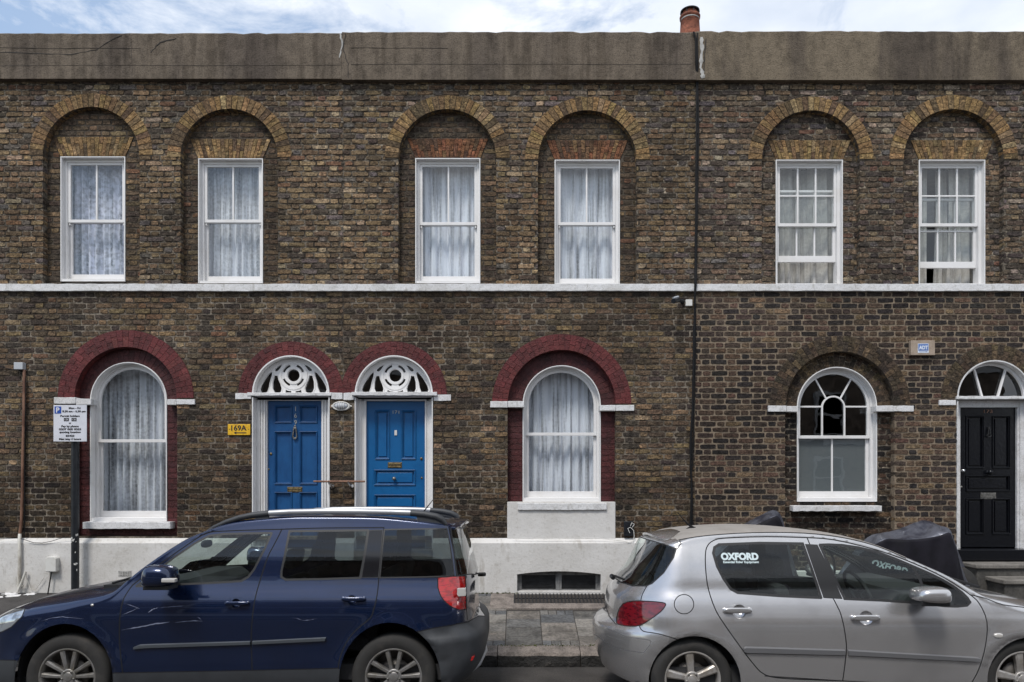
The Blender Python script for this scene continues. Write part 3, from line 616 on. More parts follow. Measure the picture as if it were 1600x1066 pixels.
    sh.box(hx0, hx0+.05, .16, 6.0, ZG-.3, zt); sh.box(hx1-.05, hx1, .16, 6.0, ZG-.3, zt); sh.box(hx0+.05, hx1-.05, 5.9, 6.0, ZG-.3, zt); sh.box(hx0+.05, hx1-.05, .3, 5.9, Z(452)-.1, Z(452)+.05); sh.box(hx0+.05, hx1-.05, .3, 5.9, ZG-.3, ZG-.2)
    sh.box(hx0+.05, hx1-.05, .18, .3, Z(241), zt); sh.box(hx0+.05, hx1-.05, .26, .3, Z(452)-.2, Z(452)+.1)
    sh.build('interior', 'dark', h)
    rf = MB(); rf.box(hx0, hx1, .16, 6.0, zt, zt+.1); ro_ = rf.build('roof', 'roof', h)
    return h, ro_
def make_doorway(h, no, pcx, pcy, pr):
    dep = .17 if no != 173 else .15
    cx, cz, r, mb = fan_frame(h, pcx, pr, pcy, dep)
    zt = cz-.0; zl0 = {169: Z(626.5, dep), 171: Z(627, dep), 173: Z(637, dep)}[no]; zfl = {169: Z(619), 171: Z(618), 173: Z(620.5)}[no]
    zd = Z(857)
    fw = {169: .135, 171: .108, 173: .105}[no]; fk = fw/.155 if no != 173 else 1
    # reveals and jambs
    mb.box(cx-r, cx-r+.014, -.012, dep, zd-.02, zt-.04); mb.box(cx+r-.014, cx+r, -.012, dep, zd-.02, zt-.04)
    for sgn in (-1, 1):
        steps = [(0, .055, .03), (.055, .075, .012), (.075, .095, .03), (.095, .115, .012), (.115, .135, .03), (.135, .155, .0)] if (no == 169) else ([(0, .07, .02), (.07, .125, .005), (.125, .155, .02)] if no == 171 else [(0, .08, .02), (.08, .105, .0)])
        for a, b, d in [(a*fk, b*fk, d) for a, b, d in steps]:
            xa, xb = cx+sgn*(r-.0145-a), cx+sgn*(r-.0145-b); mb.box(min(xa, xb), max(xa, xb), dep-.035-d, dep+.03, zd-.02, zfl-.04)
    mb.box(cx-r+.014, cx+r-.014, dep-.04, dep+.03, zl0, zfl-.039)
    mb.build('door_surround', 'white' if no != 173 else 'white_rough', h, bevel=.002)
    # shelf at the foot of the fanlight
    xl, xr, t, b = {169: (386, 518, 613.5, 618.5), 171: (549, 682.5, 612.5, 618), 173: (1495, 1613, 619, 623.5)}[no]; y = -.06 if no == 171 else -.03
    build_ledge_white('door_head_shelf', h, X(xl, y), X(xr, y), Z(b, y), Z(t, y), y, dep-.01, jag=.003)
    # fanlight
    fm = MB(); yf = dep-.07
    if no != 173:
        s = 1/9.412/117*(D+yf)/D*1.0; R = r-.022
        def P(lst, m=1): 
            q = [(cx+m*(a-885)*s*.985, cz+(825-b)*s*.985+.006) for a, b in lst]
            return q if m == 1 else q[::-1]
        holes = []
        circ = [(888+90*math.cos(a), 540+90*math.sin(a)) for a in [2*PI*i/24 for i in range(24)]]; holes.append(P(circ))
        def slot(a0, a1): return [(885+168*math.cos(math.radians(a0+(a1-a0)*i/8)), 540-168*math.sin(math.radians(a0+(a1-a0)*i/8))) for i in range(9)]+[(885+136*math.cos(math.radians(a1+(a0-a1)*i/8)), 540-136*math.sin(math.radians(a1+(a0-a1)*i/8))) for i in range(9)]
        for a0, a1 in ((108, 161), (-19, -70)): 
            for m in (1, -1): holes.append(P(slot(a0, a1) if a0 > 0 else slot(a1, a0), m))
        leaf = [(608, 455), (640, 420), (680, 395), (718, 383), (700, 410), (670, 455), (640, 478), (615, 472)]
        t1 = [(556, 487), (520, 520), (455, 605), (405, 690), (388, 750), (405, 795), (450, 812), (495, 785), (518, 720), (532, 640), (560, 545), (566, 505)]
        t2 = [(602, 545), (648, 543), (660, 600), (690, 670), (710, 735), (700, 785), (650, 810), (600, 788), (576, 735), (578, 640)]
        t3 = [(772, 750), (800, 768), (855, 776), (850, 818), (758, 815)]
        for t_ in (leaf, t1, t2, t3):
            for m in (1, -1): holes.append(P(t_, m))
        fm.prism([(cx-R, cz), (cx+R, cz)]+arc(cx, cz, R, 0, PI, 36)[1:-1], yf, yf+.03, holes=holes)
        def rimring(ra, rb, c0=(885, 540)): 
            fm.ring([(cx+(c0[0]-885+ra*math.cos(a))*s, cz+(825-c0[1]+ra*math.sin(a))*s) for a in [2*PI*i/28 for i in range(28)]], [(cx+(c0[0]-885+rb*math.cos(a))*s, cz+(825-c0[1]+rb*math.sin(a))*s) for a in [2*PI*i/28 for i in range(28)]], yf-.008, yf+.001)
        rimring(128, 96); rimring(208, 176)
        for hp in (t1, t2):
            for m in (1, -1):
                q = P(hp, m); qc = (sum(p[0] for p in q)/len(q), sum(p[1] for p in q)/len(q)); o_ = [(qc[0]+(p[0]-qc[0])*1.28, qc[1]+(p[1]-qc[1])*1.06) for p in q]; i_ = [(qc[0]+(p[0]-qc[0])*1.1, qc[1]+(p[1]-qc[1])*1.02) for p in q]; fm.ring(o_, i_, yf-.006, yf+.001)
        fm.box(cx-R, cx+R, yf-.01, yf+.03, cz-.03, cz+.012)
    else:
        R = r-.022; fm.ring(arc(cx, cz, R, 0, PI, 32), arc(cx, cz, R-.035, 0, PI, 32), yf, yf+.04, closed=False)
        for sgn in (-1, 1):
            a = (cx+sgn*.10, cz); b = (cx+sgn*.215, cz+math.sqrt((R-.02)**2-.215**2)); fm.prism([(a[0]-.013, a[1]), (a[0]+.013, a[1]), (b[0]+.013, b[1]), (b[0]-.013, b[1])], yf+.005, yf+.035)
        fm.box(cx-R, cx+R, yf, yf+.04, cz-.02, cz+.01)
    fl = fm.build('fanlight', 'white', h, bevel=.002)
    g = MB(); q = [(cx-R, cz), (cx+R, cz)]+arc(cx, cz, R, 0, PI, 24)[1:-1]; g.add([(a, yf+.045, b) for a, b in q], [tuple(range(len(q)))]); g.build('glass_pane', 'glass', fl)
    # impost blocks beside the door heads
    for (i0, i1, t, b) in {169: [(367.5, 392, 614.5, 623.5), (517.5, 535, 613.5, 624)], 171: [(536.5, 553, 614, 625), (677.5, 704.5, 617, 626.5)], 173: [(1468, 1494, 625, 633.5)]}[no]:
        build_ledge_white('impost', h, X(i0, -.022), X(i1, -.022), Z(b, -.022), Z(t, -.022), -.022, .05, jag=.004)
    # the leaf
    x0, x1 = cx-r+.0145+fw, cx+r-.0145-fw; y = dep+.0; zt = zl0; zb = zd+.0
    W = x1-x0; px = lambda v: X(v, y); pz = lambda v: Z(v, y)
    if no == 169:
        pn = [(px(429), px(456.5), pz(661), pz(634)), (px(468), px(496), pz(661), pz(634)), (px(429), px(456.5), pz(757), pz(674)), (px(468), px(496), pz(757), pz(674)), (px(429), px(456.5), pz(845), pz(769)), (px(468), px(496), pz(845), pz(769))]
        d = door_leaf(h, x0, x1, zb, zt, y, pn, 'blue_door_dull', 'blue six-panelled door with numerals 169 running down it')
        n = MB()
        for i, ch in enumerate('169'): text_into(n, ch, px(462), pz(639+i*10.5), .085, y-.004, .003)
        n.build('house_number', 'numeral', d)
        k = MB(); kx = px(461.5); k.ring([(kx-.02, pz(668)), (kx+.02, pz(668)), (kx+.034, pz(683)), (kx+.014, pz(687)), (kx-.014, pz(687)), (kx-.034, pz(683))], [(kx-.008, pz(671)), (kx+.008, pz(671)), (kx+.020, pz(682)), (kx+.008, pz(684)), (kx-.008, pz(684)), (kx-.020, pz(682))], y-.03, y-.012); k.box(kx-.012, kx+.012, y-.02, y, pz(669), pz(665)); k.build('knocker', 'dull_metal', d, bevel=.003)
        letterbox(d, px(449), px(472.5), pz(769.5), pz(761), y, 'brass')
        ball(d, 'lock', px(423.5), y-.004, pz(709.5), .018, 'brass', .4); ball(d, 'lock', px(420), y-.004, pz(733.5), .012, 'brass', .4)
    elif no == 171:
        pn = [(px(586), px(609), pz(718), pz(641)), (px(627), px(650), pz(718), pz(641)), (px(584.5), px(649.5), pz(758.5), pz(734)), (px(584.5), px(649.5), pz(796), pz(773)), (px(584.5), px(649.5), pz(846), pz(808))]
        d = door_leaf(h, x0, x1, zb, zt, y, pn, 'blue_door', 'brighter blue door with two tall panels above wide ones', raised=(0, 1, 2, 3, 4))
        n = MB(); text_into(n, '171', px(618.8), pz(644.2), .062, y-.004, .003, w=.088); n.build('house_number', 'numeral', d)
        k = MB(); k.box(px(616.5), px(620.5), y-.012, y, pz(680.5), pz(672.5)); k.build('door_viewer', 'white_plastic', d, bevel=.003)
        letterbox(d, px(606), px(628), pz(731.5), pz(722.5), y, 'brass')
        ball(d, 'door_knob', px(616.5), y-.045, pz(748), .026, 'dull_metal')
        ball(d, 'lock', px(658.5), y-.004, pz(717), .02, 'brass', .4); ball(d, 'lock', px(659), y-.004, pz(747), .014, 'brass', .4)
    else:
        pn = [(px(1509), px(1537), pz(732), pz(650)), (px(1550), px(1578), pz(732), pz(650)), (px(1509), px(1578), pz(768), pz(743)), (px(1509), px(1537), pz(835), pz(779)), (px(1550), px(1578), pz(835), pz(779))]
        d = door_leaf(h, x0, x1, zb, zt, y, pn, 'black_door', 'glossy black panelled door', raised=(0, 1, 2, 3, 4))
        n = MB(); text_into(n, '173', px(1543.5), pz(643), .062, y-.004, .003, w=.115); n.build('house_number', 'copper', d)
        k = MB(); kx, kz = px(1544), pz(679); k.ring([(kx+.035*math.cos(a)*(1 if math.sin(a) < 0 else .55), kz+(.04 if math.sin(a) < 0 else .085)*math.sin(a)) for a in [2*PI*i/20 for i in range(20)]], [(kx+.022*math.cos(a)*(1 if math.sin(a) < 0 else .4), kz+(.027 if math.sin(a) < 0 else .065)*math.sin(a)) for a in [2*PI*i/20 for i in range(20)]], y-.03, y-.014); k.box(kx-.012, kx+.012, y-.02, y, kz+.07, kz+.1); k.build('knocker', 'iron', d, bevel=.003)
        l = letterbox(d, px(1532), px(1556), pz(780), pz(770), y, 'dull_metal')
        ball(d, 'door_knob', px(1544), y-.045, pz(738), .032, 'black_door')
        ball(d, 'lock', px(1503.5), y-.03, pz(735.5), .02, 'chrome', .8); ball(d, 'lock', px(1502), y-.004, pz(761), .014, 'dull_metal', .4)
        # stone steps
        s = MB(); yb = -.02; xs = X(1493)
        s.box(xs, X(1700), -.06, .3, Z(876.5, -.06), Z(859, -.06)); o = s.build('threshold', 'black_door', h, bevel=.008)
        s = MB(); zz = Z(876.5, -.06)
        def stp(y0, z1, z0, xa):
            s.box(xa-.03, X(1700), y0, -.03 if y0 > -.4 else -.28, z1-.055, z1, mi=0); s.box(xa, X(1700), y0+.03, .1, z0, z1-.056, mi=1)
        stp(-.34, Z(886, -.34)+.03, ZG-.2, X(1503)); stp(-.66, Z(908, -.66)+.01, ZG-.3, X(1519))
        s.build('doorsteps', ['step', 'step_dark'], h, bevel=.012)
        s = MB(); s.box(X(1462, -.05), X(1496.5, -.05), -.05, .1, Z(872, -.05), Z(857.5, -.05)); s.box(X(1466, -.05), X(1493, -.05), -.03, .1, ZG-.2, Z(872, -.05)); s.build('step_pier', 'white_rough', h, bevel=.014)
        s = MB(); s.box(X(1086), X(1470), -.045, .1, ZG-.3, Z(893)); s.build('plinth', 'plinth', h)
h169, roof169 = make_house(169); h171, roof171 = make_house(171); h173, roof173 = make_house(173)
crack(h169, [(0, 82), (60, 84), (110, 85), (150, 78), (175, 62), (190, 55)], .01); crack(h169, [(235, 82), (250, 66), (275, 60)], .014)
crack(h171, [(540, 52), (536, 75), (544, 100), (544, 122)], .010); crack(h169, [(205, 60), (206, 120)], .004)
crack(h171, [(548, 75), (700, 75)], .004); crack(h171, [(548, 101), (1080, 100)], .004)
crack(h169, [(0, 75), (220, 76)], .003); crack(h169, [(0, 103), (534, 102)], .004); crack(h169, [(286, 100), (286, 122)], .004)
crack(h173, [(1096, 58), (1097, 80), (1095, 105), (1099, 122)], .07, -.079, 'cement', 'cement_patch'); crack(h173, [(1103, 60), (1101, 90), (1100, 110)], .012, -.086)
crack(h171, [(531, 53), (535, 70), (530, 90)], .025, -.079, 'cement', 'cement_patch')
# chimney behind the parapet
ch = MB(); yc = 2.2; cxx = X(1078, yc); ch.box(cxx-.9, cxx+.35, yc-.3, yc+.3, ZC0+.3, Z(58, yc)-.35); ch.build('chimney', 'mortar_old', roof171)
for k, dx in enumerate((0,)):
    p = MB(); zt = Z(13, yc); zb = Z(58, yc)-.35
    p.lathe([(.165, zb), (.160, Z(48, yc)), (.150, Z(31, yc)), (.165, Z(30, yc)), (.168, Z(27, yc)), (.15, Z(25.5, yc)), (.13, Z(25, yc)), (.12, Z(18, yc))], (cxx, yc, 0), 'z', 28, mi=0)
    p.lathe([(.151, Z(33.6, yc)), (.154, Z(33.6, yc)), (.153, Z(31.6, yc)), (.150, Z(31.4, yc))], (cxx, yc, 0), 'z', 28, mi=1)
    p.lathe([(0, zt+.02), (.05, zt+.015), (.155, Z(18, yc)), (.158, Z(20, yc)), (.12, Z(19, yc))], (cxx, yc, 0), 'z', 28, mi=2)
    for i in range(8): a = PI*i/4+.2; p.box(cxx+.14*math.cos(a)-.006, cxx+.14*math.cos(a)+.006, yc+.14*math.sin(a)-.006, yc+.14*math.sin(a)+.006, Z(27, yc), Z(19, yc), mi=2)
    p.build('chimney_pot', ['terracotta', 'cement', 'iron'], roof171)
# ------------------------------------------------------------------ street
ZKT = CH-(1021-CY)/147.0; YK = F/147-D; ZKB = CH-(1043-CY)/147.0; SL = (ZG-ZKT)/(0-YK)     # kerb top, kerb line, gutter, fall of the footway
def zp(y): return ZG+SL*y
def road_z(y):
    pts = [(-40, -.2), (-10, -.06), (-8.3, -.10), (-5.6, .02), (-3.94, 0), (-2.6, -.055), (YK, ZKB)]
    for (a, b), (c, d) in zip(pts, pts[1:]):
        if a <= y <= c: return b+(d-b)*(y-a)/(c-a)
    return ZKB
def strip_sheet(name, ys, zf, m, x0=-60, x1=60):
    mb = MB(); vs = []; n = 24
    for y in ys:
        for i in range(n+1): vs.append((x0+(x1-x0)*i/n, y, zf(y)))
    fs = [(j*(n+1)+i, j*(n+1)+i+1, (j+1)*(n+1)+i+1, (j+1)*(n+1)+i) for j in range(len(ys)-1) for i in range(n)]
    mb.add(vs, fs); return tag(mb.build(name, m), kind='structure')
strip_sheet('ground', [-300, 300], lambda y: -.6, 'asphalt', -300, 300)
strip_sheet('road', [-8.3, -7, -5.6, -4.6, -3.94, -3.2, -2.6, -2.2, YK+.02], road_z, 'asphalt')
# far footway under the photographer
tag(strip_sheet('far_footway', [-13.5, -8.45], lambda y: .03, 'tarmac_path'), kind='structure')
mb = MB(); mb.box(-60, 60, -8.45, -8.3, -.3, .035); tag(mb.build('far_kerb', 'kerb'), kind='structure')
# kerb stones
mb = MB(); x = -14.0; rr = random.Random(3)
while x < 14:
    l = rr.uniform(.75, 1.0); n = 8; vs = []; xa, xb = x+.004, x+l-.004
    for i in range(n+1):
        xx = xa+(xb-xa)*i/n; j = lambda s=.006: rr.uniform(-s, s)
        vs += [(xx, YK+.004+j(), ZKB-.1), (xx, YK+j(.008), ZKB+.05), (xx, YK+.006+j(.008), ZKT-.03+j()), (xx, YK+.03+j(.008), ZKT+j(.003)), (xx, YK+.2, zp(YK+.2)+.001), (xx, YK+.2, ZKB-.1)]
    fs = []; 
    for i in range(n):
        a = i*6; b = a+6
        for k in range(5): mb_i = 1 if k < 2 else 0; fs.append(((a+k, b+k, b+k+1, a+k+1), mb_i))
    base = vs
    mb.add(base, [f for f, m_ in fs if m_ == 1], None, 1); mb.add(base, [f for f, m_ in fs if m_ == 0], None, 0)
    mb.add(base, [tuple(range(6)), tuple(n*6+5-k for k in range(6))], None, 0)
    x += l
tag(mb.build('kerb', ['kerb', 'kerb_face']), kind='structure')
# footway: concrete bed with individual slabs
bed = MB(); bed.add([(-14, YK+.15, zp(YK+.15)-.012), (14, YK+.15, zp(YK+.15)-.012), (14, .2, zp(.2)-.012), (-14, .2, zp(.2)-.012)], [(0, 1, 2, 3)])
tag(bed.build('footway_bed', 'joint'), kind='structure')
sl = MB(); SP = [(.145, .142, .138), (.19, .183, .172), (.215, .195, .175), (.118, .12, .124), (.155, .147, .137), (.23, .215, .195), (.125, .12, .113)]
rs = random.Random(12)
def slab(x0, x1, y0, y1, c, lift=0):
    g = .004; dz = rs.uniform(-.002, .002)+lift; k = rs.uniform(.85, 1.1); c = tuple(a*k for a in c); b = .006
    q = [(x0+g, y0+g), (x1-g, y0+g), (x1-g, y1-g), (x0+g, y1-g)]; qi = [(x0+g+b, y0+g+b), (x1-g-b, y0+g+b), (x1-g-b, y1-g-b), (x0+g+b, y1-g-b)]
    tl = [rs.uniform(-.002, .002) for _ in range(4)]
    vs = [(x, y, zp(y)-.03) for x, y in q]+[(x, y, zp(y)+dz-.003) for x, y in q]+[(x, y, zp(y)+dz+t) for (x, y), t in zip(qi, tl)]
    sl.add(vs, [(8, 9, 10, 11)]+[(i, (i+1) % 4, (i+1) % 4+4, i+4) for i in range(4)]+[(i+4, (i+1) % 4+4, (i+1) % 4+8, i+8) for i in range(4)], c)
gx0, gx1 = X(803), X(948)
x = -.145-.41*33
fixed = {0: [(0, 4), (1, 0), (2, 3), (3, 0)], 1: [(0, 2), (1, 2), (2, 3), (3, 4)], 2: [(0, 5), (1, 5), (2, 3), (3, 4)], -1: [(0, 0), (1, 3), (2, 0), (3, 6)]}
ci = -33
while x < 13.5:
    x1 = x+.41
    if x1 < X(150): x = x1; ci += 1; continue
    yk = YK+.2; ys = [yk, yk+.14, yk+.40, yk+.66, yk+.92, yk+1.06, yk+1.32, yk+1.58, -.0]
    if ci % 2 == 0: ys = [yk, yk+.26, yk+.52, yk+.78, yk+1.04, yk+1.18, yk+1.44, yk+1.70, 0]
    for j in range(len(ys)-1):
        y0, y1 = ys[j], ys[j+1]
        if y1-y0 < .02: continue
        if gx0-.12 < (x+x1)/2 < gx1+.3 and y1 > -.62: continue
        if y1-y0 < .16:
            m_ = rs.choice([3, 4])
            for k in range(m_): slab(x+(x1-x)*k/m_, x+(x1-x)*(k+1)/m_, y0, y1, rs.choice(SP[:1]+SP[3:5]))
        else: slab(x, x1, y0, y1, rs.choice(SP))
    x = x1; ci += 1
tag(sl.build('pavement', 'slab'), kind='structure')
# concrete surround of the cellar grating and dark tarmac footway at the left
mb = MB(); a, b = gx0-.10, gx1+.3
def slopebox(x0, x1, y0, y1, top, bot):
    vs = [(x0, y0, zp(y0)+bot), (x1, y0, zp(y0)+bot), (x1, y1, zp(y1)+bot), (x0, y1, zp(y1)+bot), (x0, y0, zp(y0)+top), (x1, y0, zp(y0)+top), (x1, y1, zp(y1)+top), (x0, y1, zp(y1)+top)]
    mb.add(vs, [(0, 3, 2, 1), (4, 5, 6, 7), (0, 1, 5, 4), (1, 2, 6, 5), (2, 3, 7, 6), (3, 0, 4, 7)])
slopebox(gx0-.10-.2, gx0, -.62, 0, .004, -.05); slopebox(gx1, gx1+.3, -.62, 0, .004, -.05); slopebox(gx0, gx1, -.62, -.44, .004, -.05)
tag(mb.build('light_well_surround', 'kerb'), kind='structure')
mb = MB(); slopebox(-14, X(150)-.002, YK+.2, 0, .006, -.05); tag(mb.build('tarmac_footway', 'tarmac_path'), kind='structure')
# grating over the light well
mb = MB(); n = 26
for i in range(n+1):
    xx = gx0+.01+(gx1-gx0-.02)*i/n; mb.add([], [])
    for (w0,) in ((.007,),): slopebox(xx-w0, xx+w0, -.435, -.005, .0, -.02)
slopebox(gx0, gx1, -.44, -.42, .002, -.025); slopebox(gx0, gx1, -.02, -.0, .002, -.025); slopebox(gx0, gx1, -.235, -.225, -.001, -.02)
g = mb.build('grating', 'iron'); tag(g, 'rusty black iron grating set in the pavement below the cellar window', 'grating')
mb = MB(); rb = random.Random(5)
for i in range(60):
    xx = rb.uniform(gx0+.03, gx1-.03); yy = rb.uniform(-.41, -.03); s = rb.uniform(.004, .014); z = zp(yy)-.045; mb.add([(xx-s, yy-s, z), (xx+s, yy-s*.6, z+.004), (xx+s*.8, yy+s, z), (xx-s*.5, yy+s, z+.006)], [(0, 1, 2, 3)])
tag(mb.build('litter', 'slab_litter' if 'slab_litter' in M else 'white_plastic'), 'scraps of pale litter and leaves under the pavement grating', 'litter', kind='stuff')
mb = MB(); slopebox(gx0, gx1, -.435, -.005, -.06, -.08); tag(mb.build('light_well_floor', 'crack'), kind='structure')
# paint splashes at the left
mb = MB(); rp_ = random.Random(9)
for (px0, px1, yy) in ((8, 40, -.10), (20, 52, -.18), (45, 66, -.11), (10, 26, -.22)):
    P = []; cx_, hw = (X(px0)+X(px1))/2, (X(px1)-X(px0))/2
    for i in range(16): a = 2*PI*i/16; r = rp_.uniform(.5, 1.1); P.append((cx_+hw*r*math.cos(a), yy+.06*r*math.sin(a)))
    mb.add([(p[0], p[1], zp(p[1])+.009) for p in P], [tuple(range(16))])
tag(mb.build('paint_splash', 'white_rough'), kind='structure')
# weeds along wall foot and kerb
mb = MB(); rw = random.Random(21)
def tuft(x, y, z, s, n):
    for i in range(n):
        a = rw.uniform(0, 6.28); l = s*rw.uniform(.5, 1); dx, dy = math.cos(a)*l*.6, math.sin(a)*l*.6; w_ = .003
        mb.add([(x-w_, y, z), (x+w_, y, z), (x+dx*.6+w_, y+dy*.6, z+l*.6), (x+dx*.6-w_, y+dy*.6, z+l*.6), (x+dx, y+dy, z+l*.7)], [(0, 1, 2, 3), (3, 2, 4)])
for i in range(46):
    x = rw.uniform(X(745), X(812)); tuft(x, -.065-rw.uniform(0, .02), zp(-.07), rw.uniform(.015, .04), 5)
for i in range(260):
    x = rw.choice([rw.uniform(-.2, .55), rw.uniform(.75, 1.3), rw.uniform(-.6, 1.4)]); y = YK+.2+rw.uniform(-.03, .02); tuft(x, y, zp(y)-.001, rw.uniform(.006, .018), 4)
tag(mb.build('weeds', 'moss'), 'thin weeds and moss in the paving joints', 'weeds', kind='stuff')
# ------------------------------------------------------------------ things on the wall
def thing(name, loc, label, cat, group=None): return empty(name, loc, label, cat, group)
# bulkhead lamp between the doors
t = thing('bulkhead_light', (0, 0, 0), 'oval bulkhead lamp with wire cage on the brick between the two blue doors', 'wall light')
cx_, cz_ = X(534), Z(635)
mb = MB(); hw, hh = .118, .062
for s0, s1, y0, y1 in ((1, .80, -.05, .0),):
    mb.ring([(cx_+hw*s0*math.cos(a), cz_+hh*s0*math.sin(a)) for a in [2*PI*i/32 for i in range(32)]], [(cx_+hw*s1*math.cos(a), cz_+hh*(s1-.05)*math.sin(a)) for a in [2*PI*i/32 for i in range(32)]], y0, y1)
mb.box(cx_-hw-.02, cx_-hw+.02, -.02, 0, cz_-.012, cz_+.012); mb.box(cx_+hw-.02, cx_+hw+.02, -.02, 0, cz_-.012, cz_+.012)
mb.build('lamp_body', 'white_plastic', t, bevel=.006)
mb = MB(); vs = []; fs = []
for j in range(7):
    ph = j/6*PI/2
    for i in range(24): a = 2*PI*i/24; vs.append((cx_+hw*.8*math.cos(a)*math.cos(ph), -.03-.05*math.sin(ph), cz_+hh*.75*math.sin(a)*math.cos(ph)))
for j in range(6):
    for i in range(24): fs.append((j*24+i, j*24+(i+1) % 24, (j+1)*24+(i+1) % 24, (j+1)*24+i))
mb.add(vs, fs, None, 0, True); mb.build('lens', 'grey_plastic', t)
mb = MB()
for k in (-.045, -.015, .015, .045):
    mb.tube([(cx_+k, -.05-.036*math.cos(q), cz_+.052*math.sin(q)) for q in [(-80+20*i)*PI/180 for i in range(9)]], .0035, 6)
mb.build('cage', 'white_plastic', t)
# brass rail
t = thing('grab_rail', (0, 0, 0), 'thin brass grab rail fixed across the brick between the two blue doors', 'handrail')
mb = MB(); yr = -.10; zr = Z(752.5, yr); mb.tube([(X(490, yr), yr, zr), (X(570, yr), yr, zr)], .013, 12); mb.build('rail', 'copper', t)
for p in (519, 549):
    mb = MB(); mb.lathe([(.034, 0), (.034, -.012), (.014, -.02), (.012, -.07)], (X(p), 0, Z(759.5)), 'y', 20); mb.tube([(X(p), -.065, Z(759.5)), (X(p-2), -.10, Z(755)), (X(p-2), -.105, zr+.008)], .011, 8); mb.build('bracket', 'chrome', t)
# house number plate 169A
t = thing('number_plate', (0, 0, 0), 'small yellow plate reading 169A with a left arrow beside the fluted door', 'sign')
a, b, c, d = X(356.5), X(391.5), Z(680), Z(663); mb = MB(); mb.box(a, b, -.014, -.004, c, d); mb.build('plate', 'yellow', t, bevel=.003)
mb = MB(); text_into(mb, '169A', (a+b)/2, Z(669), .098, -.015, .0015, w=.205, font_offset=.002)
az = Z(676.5); mb.prism([((a+b)/2-.068, az), ((a+b)/2-.035, az-.02), ((a+b)/2-.035, az-.006), (b-.05, az-.006), (b-.05, az+.006), ((a+b)/2-.035, az+.006), ((a+b)/2-.035, az+.02)], -.016, -.013)
for xx in (a+.022, b-.022): mb.lathe([(0, -.017), (.006, -.016), (.006, -.01)], (xx, 0, Z(671)), 'y', 10)
mb.build('lettering', 'black_ink', t)
# parking sign on its post
yp = -.19; t = thing('parking_sign', (X(117.5, yp), yp, zp(yp)), 'white parking restriction sign with blue P on a black post by the wall', 'street sign')
def loc(o, t): o.matrix_parent_inverse = Matrix.Translation(t.location).inverted(); return o
ys = -.28; a, b, c, d = X(83.5, ys), X(135.5, ys), Z(690, ys), Z(633, ys); W = b-a; H = d-c
mb = MB(); px_ = X(117.5, yp); mb.lathe([(.047, zp(yp)-.1), (.047, c+.06), (.047, d-.04), (0, d-.04)], (px_, yp, 0), 'z', 20)
loc(mb.build('post', 'black_paint', t), t)
mb = MB(); rq = random.Random(4)
for (pz_, n_) in ((842, 5), (846, 5), (836, 3), (881, 3), (889, 1), (861, 1)):
    for i in range(n_):
        a0 = rq.uniform(-2.6, -.5); z0 = Z(pz_, yp)+rq.uniform(-.015, .015); wv = rq.uniform(.1, .5); hv = rq.uniform(.006, .02)
        mb.add([(px_+.0485*math.cos(a0+wv*k/4), yp+.0485*math.sin(a0+wv*k/4), z0+(hv if q else -hv)*rq.uniform(.4, 1)) for q in (0, 1) for k in range(5)], [(k, k+1, k+6, k+5) for k in range(4)])
loc(mb.build('sticker_scraps', 'white_plastic', t), t)
mb = MB(); mb.box(a, b, ys, ys+.006, c, d); mb.box(px_-.05, px_+.05, ys+.0065, yp-.045, d-.12, d-.09); mb.box(px_-.05, px_+.05, ys+.0065, yp-.045, c+.07, c+.1)
pl = loc(mb.build('sign_plate', 'sign_white', t, bevel=.002), t)
mb = MB(); mb.box(a+.035*W, a+.235*W, ys-.002, ys-.0005, d-.235*H, d-.04*H); loc(mb.build('blue_panel', 'sign_blue', t), t)
mb = MB(); text_into(mb, 'P', a+.135*W, d-.137*H, .09, ys-.0035, .0008, font_offset=.003); loc(mb.build('parking_letter', 'sign_white', t), t)
mb = MB()
for s, fx, fz, wd, off in (('Mon - Fri', .64, .085, .35, 0), ('8.30 am - 6.30 pm', .62, .18, .70, 0), ('Permit holders', .5, .30, .58, 0), ('or', .5, .50, .07, 0), ('Pay by phone', .5, .59, .52, 0), ('0207 005 0055', .5, .665, .67, 0), ('quoting location', .5, .75, .64, 0), ('83423', .5, .845, .26, 0), ('Max stay 4 hours', .5, .94, .66, 0)):
    text_into(mb, s, a+fx*W, d-fz*H, .034, ys-.0015, .0008, w=wd*W, font_offset=.0013)
for fx in (.39, .62): mb.box(a+(fx-.075)*W, a+(fx+.075)*W, ys-.0018, ys-.0005, d-.445*H, d-.355*H)
loc(mb.build('lettering', 'black_ink', t), t)
mb = MB()
for fx in (.39, .62): text_into(mb, 'CB', a+fx*W, d-.40*H, .028, ys-.003, .0008, w=.10*W)
loc(mb.build('zone_letters', 'sign_white', t), t)
# conduit with junction box on top at the left
t = thing('conduit_pipe', (0, 0, 0), 'thin rusty conduit pipe running down the wall at the far left under a pale box', 'pipe')
y = -.03; pts = [(38, 578), (37.5, 640), (36, 700), (35, 770), (33.5, 815), (31, 835)]; mb = MB(); mb.tube([(X(a, y), y, Z(b, y)) for a, b in pts], .019, 10); mb.build('upper_pipe', 'copper', t)
y2 = -.085; mb = MB(); mb.tube([(X(31, y), y, Z(835, y)), (X(30.5, y2), y2, Z(846, y2)), (X(31, y2), y2, Z(880, y2)), (X(29, y2), y2, Z(920, y2))], .021, 10); mb.tube([(X(41, y2), y2-.01, Z(893, y2)), (X(37, y2), y2-.03, Z(908, y2)), (X(30, y2), y2-.03, Z(924, y2))], .015, 8); mb.build('lower_pipe', 'pipe_white', t)
mb = MB(); mb.box(X(27), X(41), -.07, 0, Z(578.5), Z(567.5)); mb.build('cover_box', 'grey_plastic', t, bevel=.006)
t = thing('wall_cable', (0, 0, 0), 'thin cable sagging along the top of the white plinth at the far left', 'cable')
